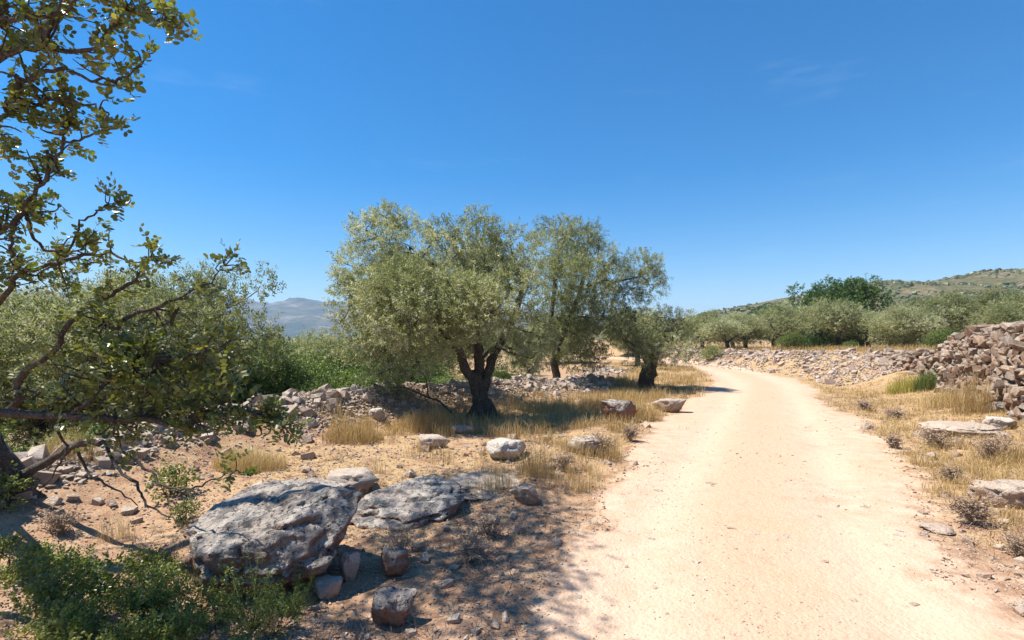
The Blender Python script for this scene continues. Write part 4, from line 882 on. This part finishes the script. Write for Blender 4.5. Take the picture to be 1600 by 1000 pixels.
    br([U(-80, 240, 2.4), U(0, 184, 2.3), U(40, 164, 2.3), U(80, 156, 2.3), U(132, 160, 2.3), U(165, 175, 2.3)], [.022, .016, .013, .010, .006, .003], .35, 13, .1)
    br([U(10, 175, 2.3), U(25, 140, 2.25), U(45, 122, 2.2), U(92, 108, 2.2), U(148, 124, 2.2), U(192, 120, 2.2), U(222, 100, 2.2)], [.014, .012, .011, .009, .007, .005, .003], .2, 17, .11)
    br([U(-60, 110, 2.2), U(0, 85, 2.1), U(68, 76, 2.1), U(120, 80, 2.1), U(172, 52, 2.1), U(190, 22, 2.1), U(225, 15, 2.1)], [.02, .016, .012, .009, .007, .004, .002], .15, 20, .12)
    br([U(-50, 40, 2.1), U(20, 30, 2.0), U(90, 22, 2.0), U(125, -5, 2.0)], [.018, .014, .009, .004], .1, 24, .14)
    br([U(150, -20, 2.1), U(180, 10, 2.1), U(225, 25, 2.1), U(262, 38, 2.1)], [.008, .006, .004, .002], .3, 14, .07)
    for a_, b_ in ((A(-3.4, 2.6, 3.5), U(-60, 110, 2.2)), (A(-3.4, 2.6, 3.5), U(-50, 40, 2.1)), (A(-3.6, 2.7, 3.3), U(-80, 240, 2.4)), (A(-4.2, 3.1, 3.0), U(-60, 400, 2.6)), (h2, U(-60, 520, 2.9)), (hub, U(-40, 660, 3.3)), (A(-3.1, 2.4, 3.75), U(150, -20, 2.1))):
        limb([a_, (a_+b_)/2+rng.normal(0, .06, 3), b_], [.032, .026, .02] if b_[2] < 2.9 else [.024, .02, .015])
    LP, LD = [], []
    for ln, f0, dens, tl in leafy:
        L = np.linalg.norm(np.diff(ln, axis=0), axis=1).sum(); n = max(2, int(L*(1-f0)*dens*.85))
        for t in np.concatenate([rng.uniform(f0, 1, n), [1., 1., .97]]):
            i = min(int(t*(len(ln)-1)), len(ln)-2); b = ln[i]+(ln[i+1]-ln[i])*(t*(len(ln)-1)-i); ax = unit(ln[i+1]-ln[i])
            d = unit(ax*.6+rng.normal(0, .6, 3)+np.array([.1, 0, .15])); l = tl*rng.uniform(.35, 1.1); e = b+d*l
            tw = smooth_line([b, (b+e)/2+rng.normal(0, .012, 3), e], 3); tube(mbn, tw, np.linspace(.0042, .002, len(tw)), 4)
            for q in range(rng.integers(2, 4)):
                f = rng.uniform(.35, 1); LP.append(b+d*l*f); LD.append(unit(d*.7+rng.normal(0, .6, 3)+np.array([0, 0, .1])))
    # thick foliage of the lower mass
    for (px, py, d, r, n) in [(150, 585, 2.75, .26, 48), (215, 560, 2.7, .26, 52), (270, 590, 2.7, .24, 48), (230, 620, 2.75, .22, 40), (300, 630, 2.65, .2, 34), (120, 620, 2.9, .22, 26), (180, 650, 2.75, .2, 30), (330, 590, 2.7, .14, 18), (260, 520, 2.7, .18, 24), (60, 590, 3.1, .25, 20), (25, 100, 2.2, .2, 34), (20, 30, 2.1, .2, 36), (70, 40, 2.1, .14, 16), (15, 310, 2.5, .18, 18), (60, 440, 2.8, .2, 22), (20, 215, 2.4, .15, 20), (50, 270, 2.45, .15, 20), (95, 210, 2.4, .1, 12), (10, 390, 2.6, .16, 18), (70, 330, 2.5, .12, 12), (40, 150, 2.3, .12, 14), (100, 440, 2.75, .13, 14), (150, 500, 2.75, .16, 18), (345, 655, 2.6, .12, 14), (395, 655, 2.6, .1, 12)]:
        c = U(px, py, d)-base; W_ = np.array([q[0] for q in wood]); a = W_[np.argmin(np.linalg.norm(W_-c, axis=1))]
        for t in range(max(3, int(n*(.27 if py > 470 else .17)))):
            e = c+rand_unit(rng, 1)[0]*r*rng.uniform(.3, 1); tw = smooth_line([a, (a+e)/2+rng.normal(0, .03, 3), e], 3); tube(mbn, tw, np.linspace(.006, .002, len(tw)), 4)
            for q in range(5): LP.append(a+(e-a)*rng.uniform(.35, 1.05)+rng.normal(0, .03, 3)); LD.append(unit((e-a)*1.5+rng.normal(0, .5, 3)))
    # unseen crown overhead and to the left, shaped for the shade it throws
    extra = []  # unseen clumps added, each aimed at a spot of verge to shade
    for k in range(120):
        gx2, gy2 = rng.uniform(-1.0, .75), rng.uniform(2.8, 6.4)
        if gx2 > .3+.12*(gy2-3)+.12*math.sin(gy2*5): continue
        zc = EYE+.667*(gy2+.9)+.75+rng.uniform(0, .5); extra.append(np.array([gx2-zc/1.8, gy2+.072*zc, zc]))
    cnt = 0
    while cnt < 150+len(extra):
        p = np.array([rng.uniform(-6.0, -1.5), rng.uniform(1.6, 7.5), rng.uniform(2.8, 7.2)]); r = .42
        if cnt < 150 and (p[0]+p[2]/1.8 > .42+.15*rng.normal()-.06*(p[1]-4.5)**2 or (p[0]+p[2]/1.8 < -.9 and rng.uniform() < .3)): continue
        if cnt >= 150: p = extra[cnt-150]
        elif ((p-np.array([-3.7, 4.5, 5.1]))/np.array([2.2, 3.0, 2.1])).__pow__(2).sum() > 1: continue
        px = 800+F*(p[0]+.6)/(p[1]); py = 533-F*(p[2]-.6-EYE)/(p[1]+.5)
        if px > -10 and py > -15:
            if cnt >= 150: extra[cnt-150] = p+np.array([-.28, 0, .5])
            continue
        cnt += 1; c = p-base; W_ = np.array([q[0] for q in wood]); a = W_[np.argmin(np.linalg.norm(W_-c, axis=1))]
        ln = smooth_line([a, (a+c)/2+rng.normal(0, .06, 3), c], 3); tube(mbn, ln, np.linspace(.016, .006, len(ln)), 5)
        for q, f in zip(ln[1:], (1,)*9): wood.append((q, .01))
        u = rand_unit(rng, int(rng.integers(8, 22)) if cnt <= 150 else int(rng.integers(18, 34)))
        for q in u: LP.append(c+q*r*.8*rng.uniform(.2, 1)); LD.append(unit(q+rng.normal(0, .4, 3)))
    LP, LD = np.array(LP), np.array(LD); n = len(LP)
    # pinnate leaves: four pairs of leaflets and a rachis each
    pairs = 4; rl = rng.uniform(.065, .105, n); sd = unit(np.cross(LD, np.array([0, 0, 1.])+rng.normal(0, .5, (n, 3)))); nn = np.cross(sd, LD); rr = rng.beta(2, 3, n)
    kites(mbn, LP, LD, sd, rl, np.full(n, .0035), np.full(n, .6), .2)
    for j in range(pairs):
        for sg in (-1, 1):
            keep = rng.uniform(0, 1, n) < .93; b = LP+LD*(rl*(.22+.25*j))[:, None]
            d = unit(LD*.55+sd*sg*1.0+nn*rng.normal(.12, .3, n)[:, None]+rng.normal(0, .12, (n, 3))); s_ = unit(np.cross(d, nn+rng.normal(0, .35, (n, 3))))
            Lf = rng.uniform(.022, .037, n)*np.where(rng.uniform(0, 1, n) < .2, .75, 1); ovals(mc, b[keep], d[keep], s_[keep], Lf[keep], (Lf*rng.uniform(.6, .75, n))[keep], np.clip(rr*.7+rng.uniform(0, .4, n), 0, 1)[keep])
    # a few dark pods
    pods = []
    for px, py, d in [(80, 245, 2.4), (72, 235, 2.4), (35, 310, 2.45), (5, 335, 2.45), (25, 115, 2.2), (215, 560, 2.6), (230, 600, 2.6), (280, 480, 2.65)]:
        mp = MB(); a = U(px, py, d)-base; e = a+np.array([rng.normal(0, .02), rng.normal(0, .02), -rng.uniform(.07, .11)]); ln = smooth_line([a, (a+e)/2+rng.normal(0, .012, 3), e], 4); tube(mp, ln, np.interp(np.linspace(0, 1, len(ln)), [0, .2, .8, 1], [.003, .009, .009, .002]), 6)
        pods.append(('pod', mats(mp.mesh('carob_pod', True), 'bark')))
    tree_object('carob_tree', 'near carob tree with leafy branches reaching in at the left edge', None, base, [('trunk', mats(mt.mesh('carob_trunk', True), 'greybark')), ('branches', mats(mbn.mesh('carob_branches', True), 'greybark')), ('crown', mats(mc.mesh('carob_crown'), 'carob'))]+pods)
near_carob()
# carob seedlings on the soil
cs = shrub_mesh(131, .42, .36, 'carob', 7, 130, 6, .1, .035, .022, True)
for px, py, s, lab in [(268, 775, 1.0, 'small leafy carob seedling among the tumbled stones'), (290, 812, .6, 'tiny carob seedling at the upper edge of the lichen boulder'), (8, 790, .9, 'bright green leafy sprout at the left edge beside the carob trunk')]:
    x, y = ray_ground(px, py); put_shrub('carob_seedling', lab, cs, x, y, px, s, 'carob seedlings', 'plant')

# ------------------------------------------------------------------ far scrub on the hill, haze
def far_scrub():
    rng = np.random.default_rng(141); mb = MB(); n = 12000; x = rng.uniform(60, 420, n); y = rng.uniform(130, 330, n); keep = rng.uniform(0, 1, n) < .42+1.7*fbm(x/30, y/22, s=142, o=4); x, y = x[keep], y[keep]
    s = 0.8+2.8*rng.beta(1.2, 4, len(x)); scatter_join(mb, np.stack([x, y, hillz(x, y)+s*.15], 1), s, rng, [hull_stone(400+i, 14, 1, .95, .8) for i in range(6)], .2)
    link('hill_scrub', mb.mesh('hill_scrub'), 'scrubleaf', kind='stuff', label='dark scrub dotting the slope of the brown hill', cat='scrub')
far_scrub()
def valley_scrub():
    rng = np.random.default_rng(151); mb = MB(); n = 1500
    y = 24*np.exp(rng.uniform(0, 1, n)*math.log(30)); x = rng.uniform(-1.3, .12, n)*y
    keep = (rng.uniform(0, 1, n) < .6+.8*fbm(x/22, y/22, s=152, o=2)) & ((x < -.14*y) | (y > 55)); x, y = x[keep], y[keep]; z = H(x, y)
    for a, b, c in zip(x, y, z):
        r = rng.uniform(.5, 1.5)*(1+.004*b); k = 70; u = rand_unit(rng, k); u[:, 2] = np.abs(u[:, 2])*.95; P = np.array([a, b, c])+u*r*rng.uniform(.6, 1, (k, 1)); D = unit(u+rng.normal(0, .6, (k, 3)))
        kites(mb, P, D, unit(np.cross(D, rand_unit(rng, k))), r*rng.uniform(.25, .5, k), np.full(k, r*.22), np.clip(rng.beta(2, 3)*.6+rng.uniform(0, .4, k), 0, 1))
    link('valley_scrub', mb.mesh('valley_scrub'), 'olivedark', kind='stuff', label='mass of distant scrub and groves covering the valley floor', cat='scrub')
valley_scrub()
def haze():
    m, n = mat('thin_haze'); out = n.nodes.new('ShaderNodeOutputMaterial'); v = n.nodes.new('ShaderNodeVolumePrincipled')
    v.inputs['Color'].default_value = (0.56, 0.76, 1.0, 1); v.inputs['Density'].default_value = 0.00026; v.inputs['Anisotropy'].default_value = 0.0
    n.links.new(v.outputs[0], out.inputs['Volume']); M['haze'] = m
    x0, x1, y0, y1, z0, z1 = -5200, 5200, -400, 6600, -14, 300
    V = [(x, y, z) for z in (z0, z1) for y in (y0, y1) for x in (x0, x1)]
    mb = MB(); mb.add(V, np.array([[0, 2, 3, 1], [4, 5, 7, 6], [0, 1, 5, 4], [2, 6, 7, 3], [0, 4, 6, 2], [1, 3, 7, 5]]))
    link('haze', mb.mesh('haze'), 'haze', kind='stuff', label='thin pale blue air over the whole landscape', cat='haze')
haze()
